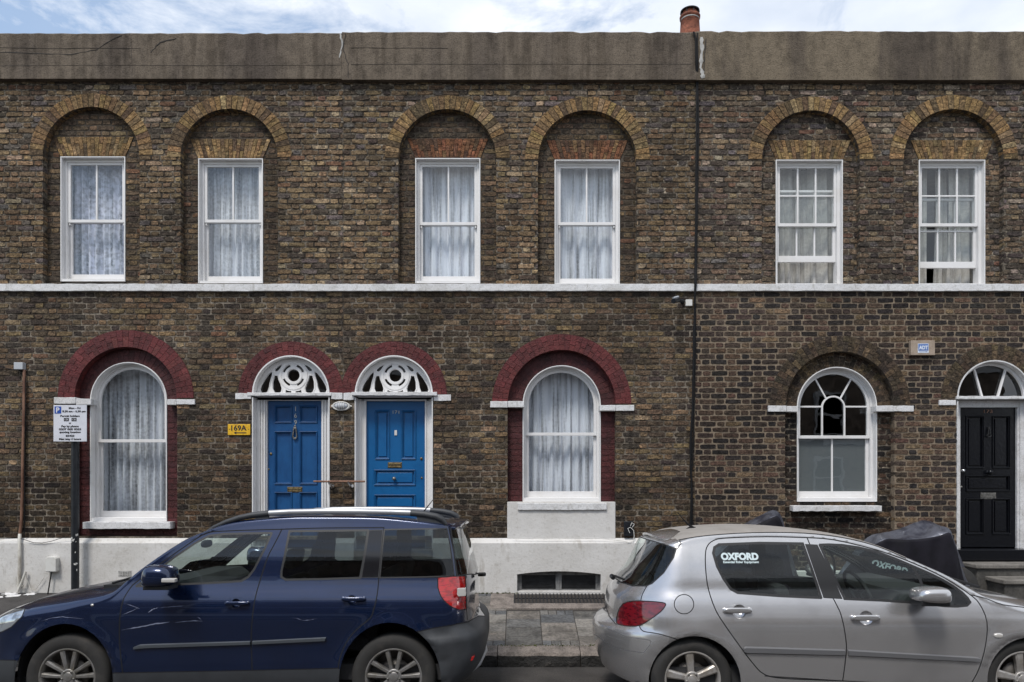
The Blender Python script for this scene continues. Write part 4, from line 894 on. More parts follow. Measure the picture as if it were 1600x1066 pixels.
mb = MB(); yy = -.07; mb.tube([(X(a, yy), yy, Z(b, yy)) for a, b in [(-40, 843), (0, 842), (30, 841), (40, 844), (52, 848), (66, 848.5), (80, 846), (92, 842), (108, 838)]], .004, 6); mb.tube([(X(a, -.03), -.03, Z(b, -.03)) for a, b in [(-40, 572), (0, 573), (20, 578), (36, 579), (40, 590), (39, 700), (38, 838)]], .006, 6); mb.build('cable_run', 'cable', t)
mb = MB(); mb.tube([(X(a, yy), yy-.01, Z(b, yy)) for a, b in [(41, 893), (43, 905), (48, 920), (56, 921), (63, 912), (70, 902)]], .004, 6); mb.tube([(X(a, yy), yy-.012, Z(b, yy)) for a, b in [(26, 903), (26, 914), (32, 918), (38, 914)]], .005, 6); mb.build('loose_cable', 'pipe_white', t)
t = thing('meter_box', (0, 0, 0), 'small rounded white service box low on the plinth right of the parking post side', 'box')
t['label'] = 'small white plastic service box low on the plinth near the left edge'
y0 = -.13; mb = MB(); a, b, c, d = X(70.5, y0), X(87.5, y0), Z(894, y0), Z(870.5, y0)
mb.prism([(a, c), (b, c), (b, d-.02), (b-.02, d), (a+.02, d), (a, d-.02)], y0, -.05); mb.build('box_cover', 'white_plastic', t, bevel=.012)
mb = MB(); mb.tube([(X(78, y0), y0+.03, c), (X(77, y0), y0+.03, c-.06), (X(73, y0), y0+.02, zp(-.1))], .008, 8); mb.build('box_cable', 'cable', t)
# service cables down the party line
t = thing('service_cable', (0, 0, 0), 'black bundle of cables running down the full height of the wall', 'cable')
def cab(pts, y, r, name, m='cable'):
    mb = MB(); P = []
    for (a, b), (c, d) in zip(pts, pts[1:]):
        k = max(1, int(abs(d-b)/18))
        for i in range(k): u = i/k; P.append((a+(c-a)*u+random.uniform(-.35, .35), b+(d-b)*u))
    P.append(pts[-1]); yy = [y(b) if callable(y) else y for a, b in P]
    mb.tube([(X(a, q), q, Z(b, q)) for (a, b), q in zip(P, yy)], r, 8); return mb.build(name, m, t)
yf = lambda b: -.095 if b < 124 else (-.075 if 436 < b < 464 else -.03)
cab([(1084, 50), (1087, 60), (1088, 100), (1088.5, 126), (1089, 180), (1088, 250), (1087.5, 330), (1086.5, 400), (1086, 440), (1085, 500), (1084, 560), (1082, 640), (1079, 690), (1079, 720), (1080.5, 760), (1079, 815), (1078, 925)], yf, .013, 'thick_cable')
cab([(1090, 52), (1089.5, 60), (1090.5, 126), (1091.5, 200), (1090, 300), (1088.5, 380), (1088, 440), (1083.5, 520), (1082.5, 600), (1081, 700), (1082.5, 722), (1079, 742), (1081.5, 770), (1080, 820), (1080, 925)], yf, .009, 'thin_cable')
cab([(1086.5, 470), (1086.5, 560), (1084.5, 640), (1083, 700), (1078, 730), (1082, 780), (1081, 925)], -.022, .008, 'thin_cable')
# camera and its junction box
t = thing('security_camera', (0, 0, 0), 'small dark bullet security camera on the wall under the white string course', 'camera')
mb = MB(); p0 = Vector((X(1061.5, -.2), -.12, Z(471.8))); p1 = Vector((X(1052, -.3), -.30, Z(479))); mb.tube([p0, p0.lerp(p1, .1), p0.lerp(p1, .9), p1], .034, 16, rads=[.028, .034, .034, .03]); mb.build('camera_body', 'black_paint', t)
mb = MB(); v = (p1-p0); mb.tube([p0+Vector((0, 0, .036)), p0.lerp(p1, .92)+Vector((0, 0, .036))], .016, 8); mb.build('sunshield', 'grey_plastic', t)
mb = MB(); mb.tube([(X(1066), 0, Z(471)), (X(1066), -.06, Z(472)), tuple(p0)], .014, 8); mb.lathe([(.03, 0), (.03, -.012), (0, -.014)], (X(1066), 0, Z(471)), 'y', 16); mb.build('mount', 'black_paint', t)
t = thing('junction_box', (0, 0, 0), 'small square cream junction box beside the security camera', 'box')
mb = MB(); mb.box(X(1071.7, -.05), X(1082, -.05), -.05, -.002, Z(478, -.05), Z(468, -.05)); mb.build('box_cover', 'white_plastic', t, bevel=.005)
t = thing('alarm_box', (0, 0, 0), 'tan burglar alarm box with a blue lettered badge on the right house', 'alarm box')
ya = -.06; a, b, c, d = X(1423.5, ya), X(1461, ya), Z(555, ya), Z(532, ya); mb = MB(); mb.box(a, b, ya, -.003, c, d); mb.build('box_cover', 'box_tan', t, bevel=.004)
mb = MB(); q0, q1, q2, q3 = X(1434, ya), X(1451, ya), Z(551.5, ya), Z(537, ya); mb.box(q0, q1, ya-.002, ya-.0003, q2, q3); mb.build('badge', 'logo_pale', t)
mb = MB(); mb.box(q0+.006, q1-.006, ya-.004, ya-.0023, q2+.03, q3-.006); mb.build('badge_field', 'logo_blue', t)
mb = MB(); text_into(mb, 'ADT', (q0+q1)/2, (q2+.03+q3-.006)/2-.004, .065, ya-.0052, .0008, w=.118, font_offset=.003); mb.build('badge_letters', 'logo_pale', t)
mb = MB(); text_into(mb, 'ALWAYS THERE', (q0+q1)/2, q2+.016, .014, ya-.003, .0005, w=.11); mb.build('badge_strapline', 'logo_blue', t)
t = thing('cable_outlet', (0, 0, 0), 'black cable outlet with a looped white wire low on the wall beside the grey panel', 'outlet')
t['label'] = 'black cable outlet with looped white wire low on the wall left of the silver car'
mb = MB(); mb.box(X(975, -.04), X(990, -.04), -.045, 0, Z(838, -.04), Z(815, -.04)); mb.build('outlet_box', 'black_paint', t, bevel=.006)
mb = MB(); ww = -.06; mb.tube([(X(a, ww), ww+b_*.0, Z(b_, ww)) for a, b_ in [(984, 833), (981, 826), (985, 824), (990, 829), (991, 838), (989, 846), (983, 848), (976, 846), (962, 844)]], .0045, 6); mb.tube([(X(a, ww), ww-.01, Z(b_, ww)) for a, b_ in [(988, 824), (991, 819), (987, 817), (985, 822)]], .0045, 6)
mb.tube([(X(a, ww), ww, Z(b_, ww)) for a, b_ in [(962, 844), (930, 840.5), (880, 841.5), (850, 842), (800, 839.5)]], .0035, 6); mb.build('wire', 'white_plastic', t)
# terrace across the street (seen only as reflections and the shade it gives)
M['facing_brick'] = mat('facing_brick', (.27, .21, .165), .9, noises=[(6, 4, (.6, .6, .6), .45, .6, O1)])
o = empty('facing_terrace', (0, 0, 0), 'two-storey brick terrace across the street, behind the viewer, mirrored in the windows', 'house')
mb = MB(); mb.box(-16, 16, -20, -13.6, -.3, 5.7); mb.build('wall', 'facing_brick', o)
mb = MB(); mb.box(-16.1, 16.1, -13.64, -13.5, 5.2, 5.9); mb.box(-16.1, 16.1, -13.62, -13.55, 2.9, 3.05); mb.box(-16, 16, -13.64, -13.55, -.3, .7); mb.build('bands', 'white', o)
for i in range(9):
    for zz in (1.0, 3.1):
        xx = -14+i*3.4; mb = MB(); mb.ring(rect(xx, xx+1, zz, zz+1.5), rect(xx+.08, xx+.92, zz+.08, zz+1.42), -13.62, -13.5); mb.box(xx+.08, xx+.92, -13.6, -13.52, zz+.72, zz+.78); wn = mb.build('window', 'white', o); mb = MB(); mb.box(xx+.05, xx+.95, -13.605, -13.6, zz+.05, zz+1.45); mb.build('glass_pane', 'grey_pane', wn)
# ------------------------------------------------------------------ car building kit
def paint(name, col, metal, rough, fl=.0):
    m = mat(name, col, rough, metal, coat=1.0, spec=.5, noises=[(3, 4, (.86, .86, .86), .5, .7, O1)]); return m
M['navy'] = paint('navy_car_paint', (.0062, .0165, .058), .55, .20)
M['silver'] = paint('silver_car_paint', (.55, .54, .54), .76, .25)
M['silver_dusty'] = mat('dusty_silver_roof', (.33, .305, .28), .6, .15, noises=[(6, 4, (.85, .84, .82), .45, .65, O1)])
M['navy_dusty'] = mat('dusty_navy_bonnet', (.05, .048, .055), .42, .2, coat=.4, noises=[(5, 4, (.5, .5, .6), .42, .66, O1)])
M['step_light'] = mat('scuffed_bumper', (.10, .105, .11), .6)
M['car_plastic'] = mat('grey_bumper_plastic', (.036, .039, .044), .55, noises=[(5, 4, (.8, .8, .8), .45, .65, O1)], bump=[(200, .0006)])
M['strip_silver'] = mat('rubbing_strip', (.115, .115, .12), .5, .0)
M['strip_grey'] = mat('grey_rubbing_strip', (.06, .068, .078), .5, 0)
M['gloss_black'] = mat('gloss_black_trim', (.008, .008, .010), .12, spec=.6)
M['seal'] = mat('rubber_seal', (.014, .014, .015), .5)
M['gap'] = mat('panel_gap', (.004, .004, .005), .9)
M['tail_red'] = mat('red_lamp_lens', (.42, .008, .008), .12, coat=1, noises=[(22, 2, (.55, .5, .5), .45, .6, (1, 1, 3))])
M['tail_dark'] = mat('dark_red_lamp_lens', (.17, .008, .014), .12, coat=1, noises=[(16, 2, (.5, .5, .5), .45, .6, (1, 1, 3))])
M['lamp_clear'] = mat('clear_lamp_lens', (.55, .53, .50), .12, .2, coat=1)
M['amber'] = mat('amber_lens', (.55, .20, .03), .15, coat=1)
M['headlamp'] = mat('headlamp_lens', (.50, .54, .58), .1, .6, coat=1, noises=[(14, 2, (.4, .4, .4), .45, .6, O1)])
M['alloy_grey'] = mat('grey_alloy', (.30, .29, .28), .42, .7, noises=[(12, 4, (.7, .68, .62), .45, .65, O1)])
M['alloy_silver'] = mat('silver_alloy', (.48, .46, .44), .42, .6, noises=[(12, 4, (.7, .66, .6), .45, .65, O1)])
M['tyre'] = mat('tyre', (.022, .021, .02), .85, noises=[(10, 4, (1.8, 1.7, 1.6), .5, .7, O1)], bump=[(60, .001)])
M['brake'] = mat('brake_disc', (.12, .11, .10), .5, .6)
M['rail_silver'] = mat('satin_rail', (.38, .39, .41), .35, .4)
M['car_glass'] = glass_mat('car_glass', (.80, .88, .85), .96, r0=.04)
M['privacy_glass'] = glass_mat('privacy_glass', (.55, .62, .62), .62, r0=.04)
M['seat'] = mat('seat_cloth', (.035, .035, .038), .9, noises=[(60, 2, (.7, .7, .7), .4, .6, O1)])
M['cabin'] = mat('cabin_trim', (.03, .03, .032), .7)
M['cabin_light'] = mat('pale_trim', (.22, .22, .21), .8)
M['sticker'] = mat('pale_sticker', (.55, .65, .67), .5)
CAMP = Vector((0, -D, CH))
def ray(p): return Vector(((p[0]-CX)/F, 1, (CY-p[1])/F))
def proj(v): d = v.y+D; return (CX+F*v.x/d, CY-F*(v.z-CH)/d)
def inpoly(p, poly):
    x, y = p; c = False; j = len(poly)-1
    for i in range(len(poly)):
        a, b = poly[i], poly[j]
        if (a[1] > y) != (b[1] > y) and x < (b[0]-a[0])*(y-a[1])/(b[1]-a[1])+a[0]: c = not c
        j = i
    return c
def interp(tab, t):
    if t <= tab[0][0]: return tab[0][1]
    for i in range(len(tab)-1):
        a, b = tab[i], tab[i+1]
        if t <= b[0]:
            h = b[0]-a[0]; u = (t-a[0])/h; s = (b[1]-a[1])/h
            p = tab[i-1] if i else a; q = tab[i+2] if i+2 < len(tab) else b
            m0 = ((b[1]-p[1])/(b[0]-p[0])) if i else s; m1 = ((q[1]-a[1])/(q[0]-a[0])) if i+2 < len(tab) else s
            if s == 0: m0 = m1 = 0
            else:
                m0 = max(-3*abs(s), min(3*abs(s), m0)) if m0*s > 0 else 0
                m1 = max(-3*abs(s), min(3*abs(s), m1)) if m1*s > 0 else 0
            return (2*u**3-3*u*u+1)*a[1]+(u**3-2*u*u+u)*h*m0+(-2*u**3+3*u*u)*b[1]+(u**3-u*u)*h*m1
    return tab[-1][1]
def smooth_px(pts, closed=False, n=3):
    o = []; m = len(pts); R = range(m if closed else m-1)
    for i in R:
        p0, p1, p2, p3 = (pts[(i-1) % m] if closed or i else pts[i]), pts[i], pts[(i+1) % m], (pts[(i+2) % m] if closed or i+2 < m else pts[(i+1) % m])
        for k in range(n):
            t = k/n; o.append(tuple(.5*(2*p1[d]+(p2[d]-p0[d])*t+(2*p0[d]-5*p1[d]+4*p2[d]-p3[d])*t*t+(3*p1[d]-p0[d]-3*p2[d]+p3[d])*t**3) for d in (0, 1)))
    if not closed: o.append(pts[-1])
    return o
class Shell:
    def __init__(s, c):
        s.c = c; s.faces = []                                   # [verts, tag, bbox]
        us = []; xr, xf = c['x0'], c['x1']; Rr, pr, Rf, pf = c['Rr'], c['pr'], c['Rf'], c['pf']; k = 20
        for i in range(k+1): a = PI/2*i/k; us.append((xr+Rr*(1-math.cos(a)**(2/pr)), math.sin(a)**(2/pr)))
        n = int((xf-Rf-xr-Rr)/.03)
        for i in range(1, n): us.append((xr+Rr+(xf-Rf-xr-Rr)*i/n, 1))
        for i in range(k+1): a = PI/2*(k-i)/k; us.append((xf-Rf*(1-math.cos(a)**(2/pf)), math.sin(a)**(2/pf)))
        ns, ntp = 44, 14; s.ns = ns; grid = []
        for u, G in us:
            top = interp(c['top'], u); cr = interp(c['crown'], u); zs = top-cr; bot = interp(c['bottom'], u); col = []
            fr = max(0, 1-(u-xr)/c['L'])**2; ff = max(0, 1-(xf-u)/c['Lf'])**2; ex = interp(c['ex'], u)
            for j in range(ns+1): z = bot+(zs-bot)*j/ns; col.append((z, s.w(u, z)))
            w0 = col[-1][1]
            for j in range(1, ntp+1):
                ph = PI/2*j/ntp; col.append((zs+cr*math.sin(ph)**(2/ex), w0*max(0, math.cos(ph))**(2/ex)))
            cc = []
            for z, w_ in col:
                x = u+(interp(c['rear'], z)-xr)*fr+(interp(c['front'], z)-xf)*ff
                for wx, wz, ra in c['wheels']:
                    r = math.hypot(x-wx, z-wz)
                    if r > ra-.02: w_ += c['flare']*math.exp(-((r-ra-.01)/.055)**2)*(1 if z < .85 else 0)
                cc.append(Vector((x, c['yc']-w_*G, z)))
            grid.append(cc)
        for i in range(len(grid)-1):
            um = (us[i][0]+us[i+1][0])/2
            for j in range(len(grid[0])-1):
                q = [grid[i][j], grid[i+1][j], grid[i+1][j+1], grid[i][j+1]]
                q = [v for k_, v in enumerate(q) if (v-q[k_-1]).length > 1e-6]
                if len(q) < 3: continue
                t = 'body'
                v = c['yc']-(q[0].y+q[2].y)/2 if len(q) > 2 else 0
                if j >= ns and c['ws'][0] < um < c['ws'][1] and v < c['ws'][2]: t = 'windscreen'
                s.put(q, t)
    def w(s, u, z):
        c = s.c; return interp(c['side'], z+interp(c.get('beltshift', [(0, 0)]), u) if 'beltshift' in c else z)
    def put(s, q, t):
        P = [proj(v) for v in q]; s.faces.append([q, t, (min(p[0] for p in P), min(p[1] for p in P), max(p[0] for p in P), max(p[1] for p in P))])
    def cut(s, poly, tag, only=('body',)):                      # convex polygon in photo pixels, cut through planes from the viewpoint
        C = ray((sum(p[0] for p in poly)/len(poly), sum(p[1] for p in poly)/len(poly))); pl = []
        for i in range(len(poly)):
            n = ray(poly[i]).cross(ray(poly[(i+1) % len(poly)])); 
            if n.length < 1e-12: continue
            n.normalize(); 
            if n.dot(C) < 0: n = -n
            pl.append(n)
        bb = (min(p[0] for p in poly), min(p[1] for p in poly), max(p[0] for p in poly), max(p[1] for p in poly)); keep = []; new = []
        for f in s.faces:
            q, t, b = f
            if t not in only or b[0] > bb[2] or b[2] < bb[0] or b[1] > bb[3] or b[3] < bb[1]: keep.append(f); continue
            ins = q; outs = []
            for n in pl:
                i_, o_ = [], []; m = len(ins)
                dv = [n.dot(v-CAMP) for v in ins]
                if min(dv) >= -1e-9: continue
                if max(dv) <= 1e-9: outs.append(ins); ins = None; break
                for k in range(m):
                    a, bv, da, db = ins[k], ins[(k+1) % m], dv[k], dv[(k+1) % m]
                    (i_ if da >= 0 else o_).append(a)
                    if (da >= 0) != (db >= 0):
                        x = a+(bv-a)*(da/(da-db)); i_.append(x); o_.append(x)
                if len(o_) > 2: outs.append(o_)
                ins = i_
                if len(ins) < 3: ins = None; break
            if ins is None: keep.append(f); continue
            for o_ in outs: new.append((o_, t))
            if tag: new.append((ins, tag))
        s.faces = keep
        for q, t in new: s.put(q, t)
    def band(s, pts, wd, tag, only=('body',), closed=False):
        n = len(pts)
        for i in range(n if closed else n-1):
            a, b = pts[i], pts[(i+1) % n]; dx, dy = b[0]-a[0], b[1]-a[1]; l = math.hypot(dx, dy)
            if l < .01: continue
            dx, dy = dx/l, dy/l; e = wd*.28; h = wd/2
            s.cut([(a[0]-dx*e-dy*h, a[1]-dy*e+dx*h), (b[0]+dx*e-dy*h, b[1]+dy*e+dx*h), (b[0]+dx*e+dy*h, b[1]+dy*e-dx*h), (a[0]-dx*e+dy*h, a[1]-dy*e-dx*h)], tag, only)
    def assign(s, poly, tag, only=('body',)):
        for f in s.faces:
            if f[1] in only:
                q = f[0]; c = sum(q, Vector())/len(q)
                if inpoly(proj(c), poly): f[1] = tag
    def region(s, pts, tag, wd=2.5, edge='gap', only=('body',)):
        s.band(pts, wd, edge, only, closed=True); s.assign(pts, tag, only)
    def build(s, table):
        """table: tag -> (name, material, parent tag or root, mirrored as a separate object?)"""
        yc = s.c['yc']; key = lambda v: (round(v.x, 5), round(v.y, 5), round(v.z, 5)); nrm = {}
        allf = []
        for q, t, b in s.faces: allf.append((q, t, 0)); allf.append(([Vector((v.x, 2*yc-v.y, v.z)) for v in q][::-1], t, 1))
        for q, t, m in allf:
            n = Vector()
            for i in range(1, len(q)-1): n += (q[i]-q[0]).cross(q[i+1]-q[0])
            for v in q: k = key(v); nrm[k] = nrm.get(k, Vector())+n
        groups = {}
        for q, t, m in allf: groups.setdefault((t, m if table[t][3] else 0), []).append(q)
        objs = {}
        for pas in (0, 1):
            for (t, m), fl in sorted(groups.items()):
                name, mt, par, sep = table[t]
                if (par != 'root') != (pas == 1): continue
                idx = {}; vs = []; fs = []; ns = []
                for q in fl:
                    ff = []
                    for v in q:
                        k = key(v)
                        if k not in idx: idx[k] = len(vs); vs.append(tuple(v)); nn = nrm[k]; ns.append(nn.normalized() if nn.length else Vector((0, -1, 0)))
                        if idx[k] not in ff: ff.append(idx[k])
                    if len(ff) > 2: fs.append(ff)
                me = bpy.data.meshes.new(name); me.from_pydata(vs, [], fs); me.materials.append(M[mt]); me.polygons.foreach_set('use_smooth', [True]*len(fs))
                me.update(); me.normals_split_custom_set_from_vertices([tuple(n) for n in ns])
                o = bpy.data.objects.new(name, me); COL.objects.link(o); objs[(t, m)] = o
                if par == 'root': pin(o, s.c['root'])
                else:
                    p = objs.get((par, m)) or objs.get((par, 0)); pin(o, None, p)
        return objs
def circ_px(cx, cy, rx, ry, n=40): return [(cx+rx*math.cos(2*PI*i/n), cy+ry*math.sin(2*PI*i/n)) for i in range(n)]
def pin(o, root, par=None):
    """parent o (built in world space) to root, or to a part of root"""
    o.parent = par or root; o.matrix_parent_inverse = Matrix() if par else Matrix.Translation(root.location).inverted(); return o
def N2(px, py, inset=0.0): d = 5.55+inset; return ((px-CX)*d/F, CH+(CY-py)*d/F)
def wheel(root, x, z, y, r, rim, style, m, sgn=-1, width=.2):
    """outer face towards sgn*y at y; lathe around y"""
    W = sgn; tb = MB(); t = width
    tb.lathe([(rim, y), (rim+.012, y+W*.004), (rim+.03, y+W*.012), (r-.035, y+W*.014), (r-.012, y-W*.002), (r, y-W*.03), (r, y-W*(t-.03)), (r-.02, y-W*t), (rim, y-W*t)], (x, 0, z), 'y', 56)
    for k in range(0): pass
    ty = pin(tb.build('tyre', 'tyre'), root)
    wh = MB(); wh.lathe([(rim+.004, y+W*.002), (rim-.006, y+W*.004), (rim-.014, y-W*.004), (rim-.02, y-W*.05), (rim-.035, y-W*.12), (rim-.03, y-W*t*.95)], (x, 0, z), 'y', 56)
    def spoke(a, b0, b1, w0, w1, d0, d1):                       # a: angle at rim, b: angle at hub
        p0 = Vector((math.cos(b0), 0, math.sin(b0)))*.045; p1 = Vector((math.cos(a), 0, math.sin(a)))*(rim-.012); dr = (p1-p0).normalized(); nn = Vector((-dr.z, 0, dr.x))
        vs = []
        for q, wd, yy in ((p0, w0, y-W*d0), (p0.lerp(p1, .5), (w0+w1)/2*.94, y-W*(d0+d1)*.5+W*.004), (p1, w1, y-W*d1)):
            for s_ in (-1, -.62, .62, 1): vs.append((x+q.x+nn.x*wd*s_, yy-(W*.012 if abs(s_) == 1 else 0), z+q.z+nn.z*wd*s_))
            for s_ in (1, -1): vs.append((x+q.x+nn.x*wd*s_, yy-W*.045, z+q.z+nn.z*wd*s_))
        fs = []
        for i in range(2):
            for k in range(6): k2 = (k+1) % 6; fs.append((i*6+k, i*6+k2, i*6+6+k2, i*6+6+k))
        wh.add(vs, fs)
    if style == 'pairs':
        for k in range(5):
            a = PI/2+k*2*PI/5
            for sg in (-1, 1): spoke(a+sg*math.radians(15), a+sg*math.radians(22), 0, .014, .021, .014, .004)
    else:
        for k in range(5): a = PI/2+k*2*PI/5+.1; spoke(a, a, 0, .024, .036, .014, .004)
    wh.lathe([(.062, y-W*.03), (.06, y-W*.010), (.05, y-W*.006), (.036, y-W*.010), (.034, y-W*.004), (0, y-W*.003)], (x, 0, z), 'y', 28)
    rm = wh.build('rim', m, None, bevel=.002, recalc=True); pin(rm, root, None)
    rm.parent = ty; rm.matrix_parent_inverse = Matrix()
    h = MB()
    for k in range(5): a = PI/2+k*2*PI/5+.63; h.lathe([(.008, y-W*.012), (.008, y-W*.0), (0, y+W*.001)], (x+.048*math.cos(a), 0, z+.048*math.sin(a)), 'y', 8)
    hb = h.build('wheel_nut', 'dull_metal'); hb.parent = ty; hb.matrix_parent_inverse = Matrix()
    dk = MB(); dk.lathe([(.02, y-W*.07), (.13, y-W*.07), (.13, y-W*.09), (.02, y-W*.09)], (x, 0, z), 'y', 28); dk.lathe([(0, y-W*.14), (rim-.02, y-W*.14)], (x, 0, z), 'y', 28); b = dk.build('brake_disc', 'brake'); b.parent = ty; b.matrix_parent_inverse = Matrix()
    return ty
def rounded(mb, x0, x1, y0, y1, z0, z1, mi=0, taper=0):
    mb.box(x0, x1, y0, y1, z0, z1, mi=mi)
def seat_row(root, x, yc, zf, facing, count, m='seat', w=.5):
    for k in range(count):
        y = yc+(k-(count-1)/2)*(.74 if count == 2 else .5); f = facing
        mb = MB(); mb.prism([(x, zf+.12), (x+f*.46, zf+.16), (x+f*.48, zf+.30), (x+f*.02, zf+.26)], y-w/2, y+w/2)
        mb.prism([(x-f*.02, zf+.16), (x+f*.10, zf+.24), (x-f*.06, zf+.80), (x-f*.18, zf+.79)], y-w/2+.02, y+w/2-.02)
        s = pin(mb.build('seat', m, None, bevel=.05, recalc=True), root)
        mb = MB(); mb.prism([(x-f*.12, zf+.84), (x-f*.03, zf+.85), (x-f*.06, zf+1.02), (x-f*.16, zf+1.01)], y-.13, y+.13); h = mb.build('headrest', m, None, bevel=.035, recalc=True); h.parent = s; h.matrix_parent_inverse = Matrix()
def steering(root, x, y, z, r, tilt):
    mb = MB(); P = [(x+r*math.sin(a)*math.sin(tilt), y+r*math.cos(a), z+r*math.sin(a)*math.cos(tilt)) for a in [2*PI*i/28 for i in range(29)]]; mb.tube(P, .016, 8, cap=False)
    for a in (.3, PI-.3, -PI/2): mb.tube([(x, y, z), (x+r*math.sin(a)*math.sin(tilt), y+r*math.cos(a), z+r*math.sin(a)*math.cos(tilt))], .014, 6)
    return pin(mb.build('steering_wheel', 'cabin'), root)
def on_plane(pts, y): return [((p[0]-CX)*(D+y)/F, CH+(CY-p[1])*(D+y)/F) for p in pts]
def slab_px(mb, pts, y0, y1, mi=0, ref=None):                   # traced outline set on its own plane, with thickness
    P = on_plane(pts, y0 if ref is None else ref); ar = sum(P[i][0]*P[(i+1) % len(P)][1]-P[(i+1) % len(P)][0]*P[i][1] for i in range(len(P)))
    if ar < 0: P = P[::-1]
    mb.prism(P, y0, y1, mi=mi)
def blob(mb, c, rx, ry, rz, ex=2.6, mi=0, nu=20, nv=12, fx=None):
    vs = []; fs = []
    sg = lambda v, e: math.copysign(abs(v)**e, v)
    for j in range(nv+1):
        ph = -PI/2+PI*j/nv
        for i in range(nu):
            a = 2*PI*i/nu; e = 2/ex; x, y, z = rx*sg(math.cos(ph), e)*sg(math.cos(a), e), ry*sg(math.cos(ph), e)*sg(math.sin(a), e), rz*sg(math.sin(ph), e)
            if fx: x, y, z = fx(x, y, z)
            vs.append((c[0]+x, c[1]+y, c[2]+z))
    for j in range(nv):
        for i in range(nu): fs.append((j*nu+i, j*nu+(i+1) % nu, (j+1)*nu+(i+1) % nu, (j+1)*nu+i))
    mb.add(vs, fs, None, mi, True)
def bowl_cut(sh, tags, bowl):
    d = 5.56; r = bowl[2]*F/d*.985; sh.cut(circ_px(bowl[0], bowl[1], r, r, 28), None, tags)
YN = -3.94                                                       # road line of the near wheels
TILT = -.036
# ------------------------------------------------------------------ blue estate-style car
yc = YN+.90
car = empty('parked_car', (-2.27, YN, 0), 'dark blue tall five-door car with silver roof rails, parked on the left', 'car', 'cars parked along the kerb')
cfg = dict(root=car, yc=yc, x0=-4.43, x1=-.37, Rr=.55, pr=2.6, Rf=.30, pf=3.4, L=.7, Lf=1.0, flare=.022,
    wheels=[(-3.56, .335, .40), (-.985, .335, .41)],
    side=[(.15, .80), (.28, .85), (.42, .868), (.55, .872), (.70, .886), (.80, .895), (.88, .890), (.96, .870), (1.04, .838), (1.12, .815), (1.3, .775), (1.5, .708), (1.65, .65)],
    top=[(-4.43, .72), (-4.38, .80), (-4.2, .885), (-3.9, .955), (-3.5, 1.02), (-3.22, 1.06), (-3.12, 1.13), (-2.73, 1.415), (-2.53, 1.51), (-2.39, 1.56), (-2.2, 1.595), (-1.8, 1.625), (-1.2, 1.62), (-.8, 1.59), (-.5, 1.56), (-.37, 1.545)],
    crown=[(-4.43, .16), (-3.6, .16), (-3.2, .10), (-3.0, .05), (-2.0, .06), (-.37, .055)],
    ex=[(-4.43, 2.4), (-3.3, 2.6), (-3.0, 4), (-2.2, 3.4), (-.37, 3.2)],
    bottom=[(-4.43, .30), (-4.2, .24), (-3, .22), (-1, .22), (-.7, .24), (-.37, .30)],
    rear=[(.2, -4.37), (.32, -4.44), (.5, -4.46), (.7, -4.44), (.8, -4.38), (.9, -4.25), (1.6, -4.2)],
    front=[(.25, -.42), (.36, -.33), (.5, -.285), (.61, -.285), (.68, -.31), (.72, -.37), (.8, -.378), (1.0, -.378), (1.15, -.405), (1.3, -.445), (1.45, -.49), (1.56, -.52)],
    ws=(-3.1, -2.42, .66))
# (for this car x0 is its nose and x1 its tail, so Rr/L describe the nose and Rf/Lf the tail)
s = Shell(cfg)
s.cut(circ_px(98, 1063, 77, 87), None); s.cut(circ_px(608, 1063, 79, 89), None)
G = ('body',)
def sm(p, c=False, n=3): return smooth_px(p, c, n)
rearglass = [(703.5, 825.5), (726, 820), (745, 815), (760, 880), (745, 893), (727, 897), (714, 900), (710, 875), (706.5, 848)]
s.region(rearglass, 'rear_glass', 2, 'seal')
tail = sm([(683, 903), (705, 901), (727, 899.5)], n=2)+[(728, 930), (728.5, 951.5)]+sm([(718, 954), (702, 947.5), (689, 934), (683.5, 919)], n=3)
s.region(tail, 'tail_lamp', 1.6)
fw = [(209, 917), (231, 900), (268, 871), (300, 849), (322, 837), (345, 834), (380, 833), (421, 832.5), (410, 858), (394, 890), (385, 902), (374, 908.5), (340, 911), (268, 914)]
rw = [(449, 829.5), (573, 828), (568, 865), (561, 903.5), (500, 905.5), (444, 906.5), (437, 902), (437, 893), (441, 873)]
qw = [(598.7, 827), (650, 826), (697, 825.5), (702, 850), (706.5, 880), (709, 900.5), (660, 902), (592, 903.5), (595.5, 860)]
s.region(fw, 'fglass', 3.4, 'seal_f'); s.region(rw, 'rglass', 3.4, 'seal_r'); s.region(qw, 'qglass', 2, 'seal')
s.region([(574.5, 828), (596, 827.5), (593.5, 860), (589.5, 903), (563, 903.5), (569.5, 865)], 'pillar', 1, 'seal_r')
gf = sm([(203, 915), (196, 925), (188, 941), (184, 968), (184.5, 1008), (190, 1051)])
gm = sm([(437, 826), (434, 833), (425, 851), (415, 871), (405.5, 901), (397.5, 930), (393.4, 954), (390.7, 995), (393, 1048)])
gr = sm([(598, 824.5), (597, 835), (594, 860), (590.5, 903.5), (588, 930), (583, 952), (577, 967), (556, 985), (540, 1005), (530, 1030), (528, 1046)])
sill = [(150, 1053), (190, 1052), (380, 1048.5), (528, 1045)]
gt = sm([(203, 915), (240, 886), (290, 850), (318, 833), (345, 829.5), (400, 827.5), (437, 826.5), (500, 824.5), (598, 824)])
bump = [(650, 989), (675, 983), (705, 978), (731.5, 971), (748, 958.5), (775, 957)]
fbump = [(-90, 1020), (-40, 1027), (0, 1032), (22, 1033)]
hood = sm([(-40, 962), (16, 948.5), (60, 935), (120, 922.5), (180, 912), (199, 906)])
for l in (gf, gm, gr, gt): s.band(l, 1.7, 'gap')
s.band(sill, 1.5, 'gap'); s.band(bump, 1.5, 'gap'); s.band(fbump, 1.5, 'gap'); s.band(hood, 1.6, 'gap'); s.band([(590.5, 903.5), (683, 903)], 1.2, 'gap')
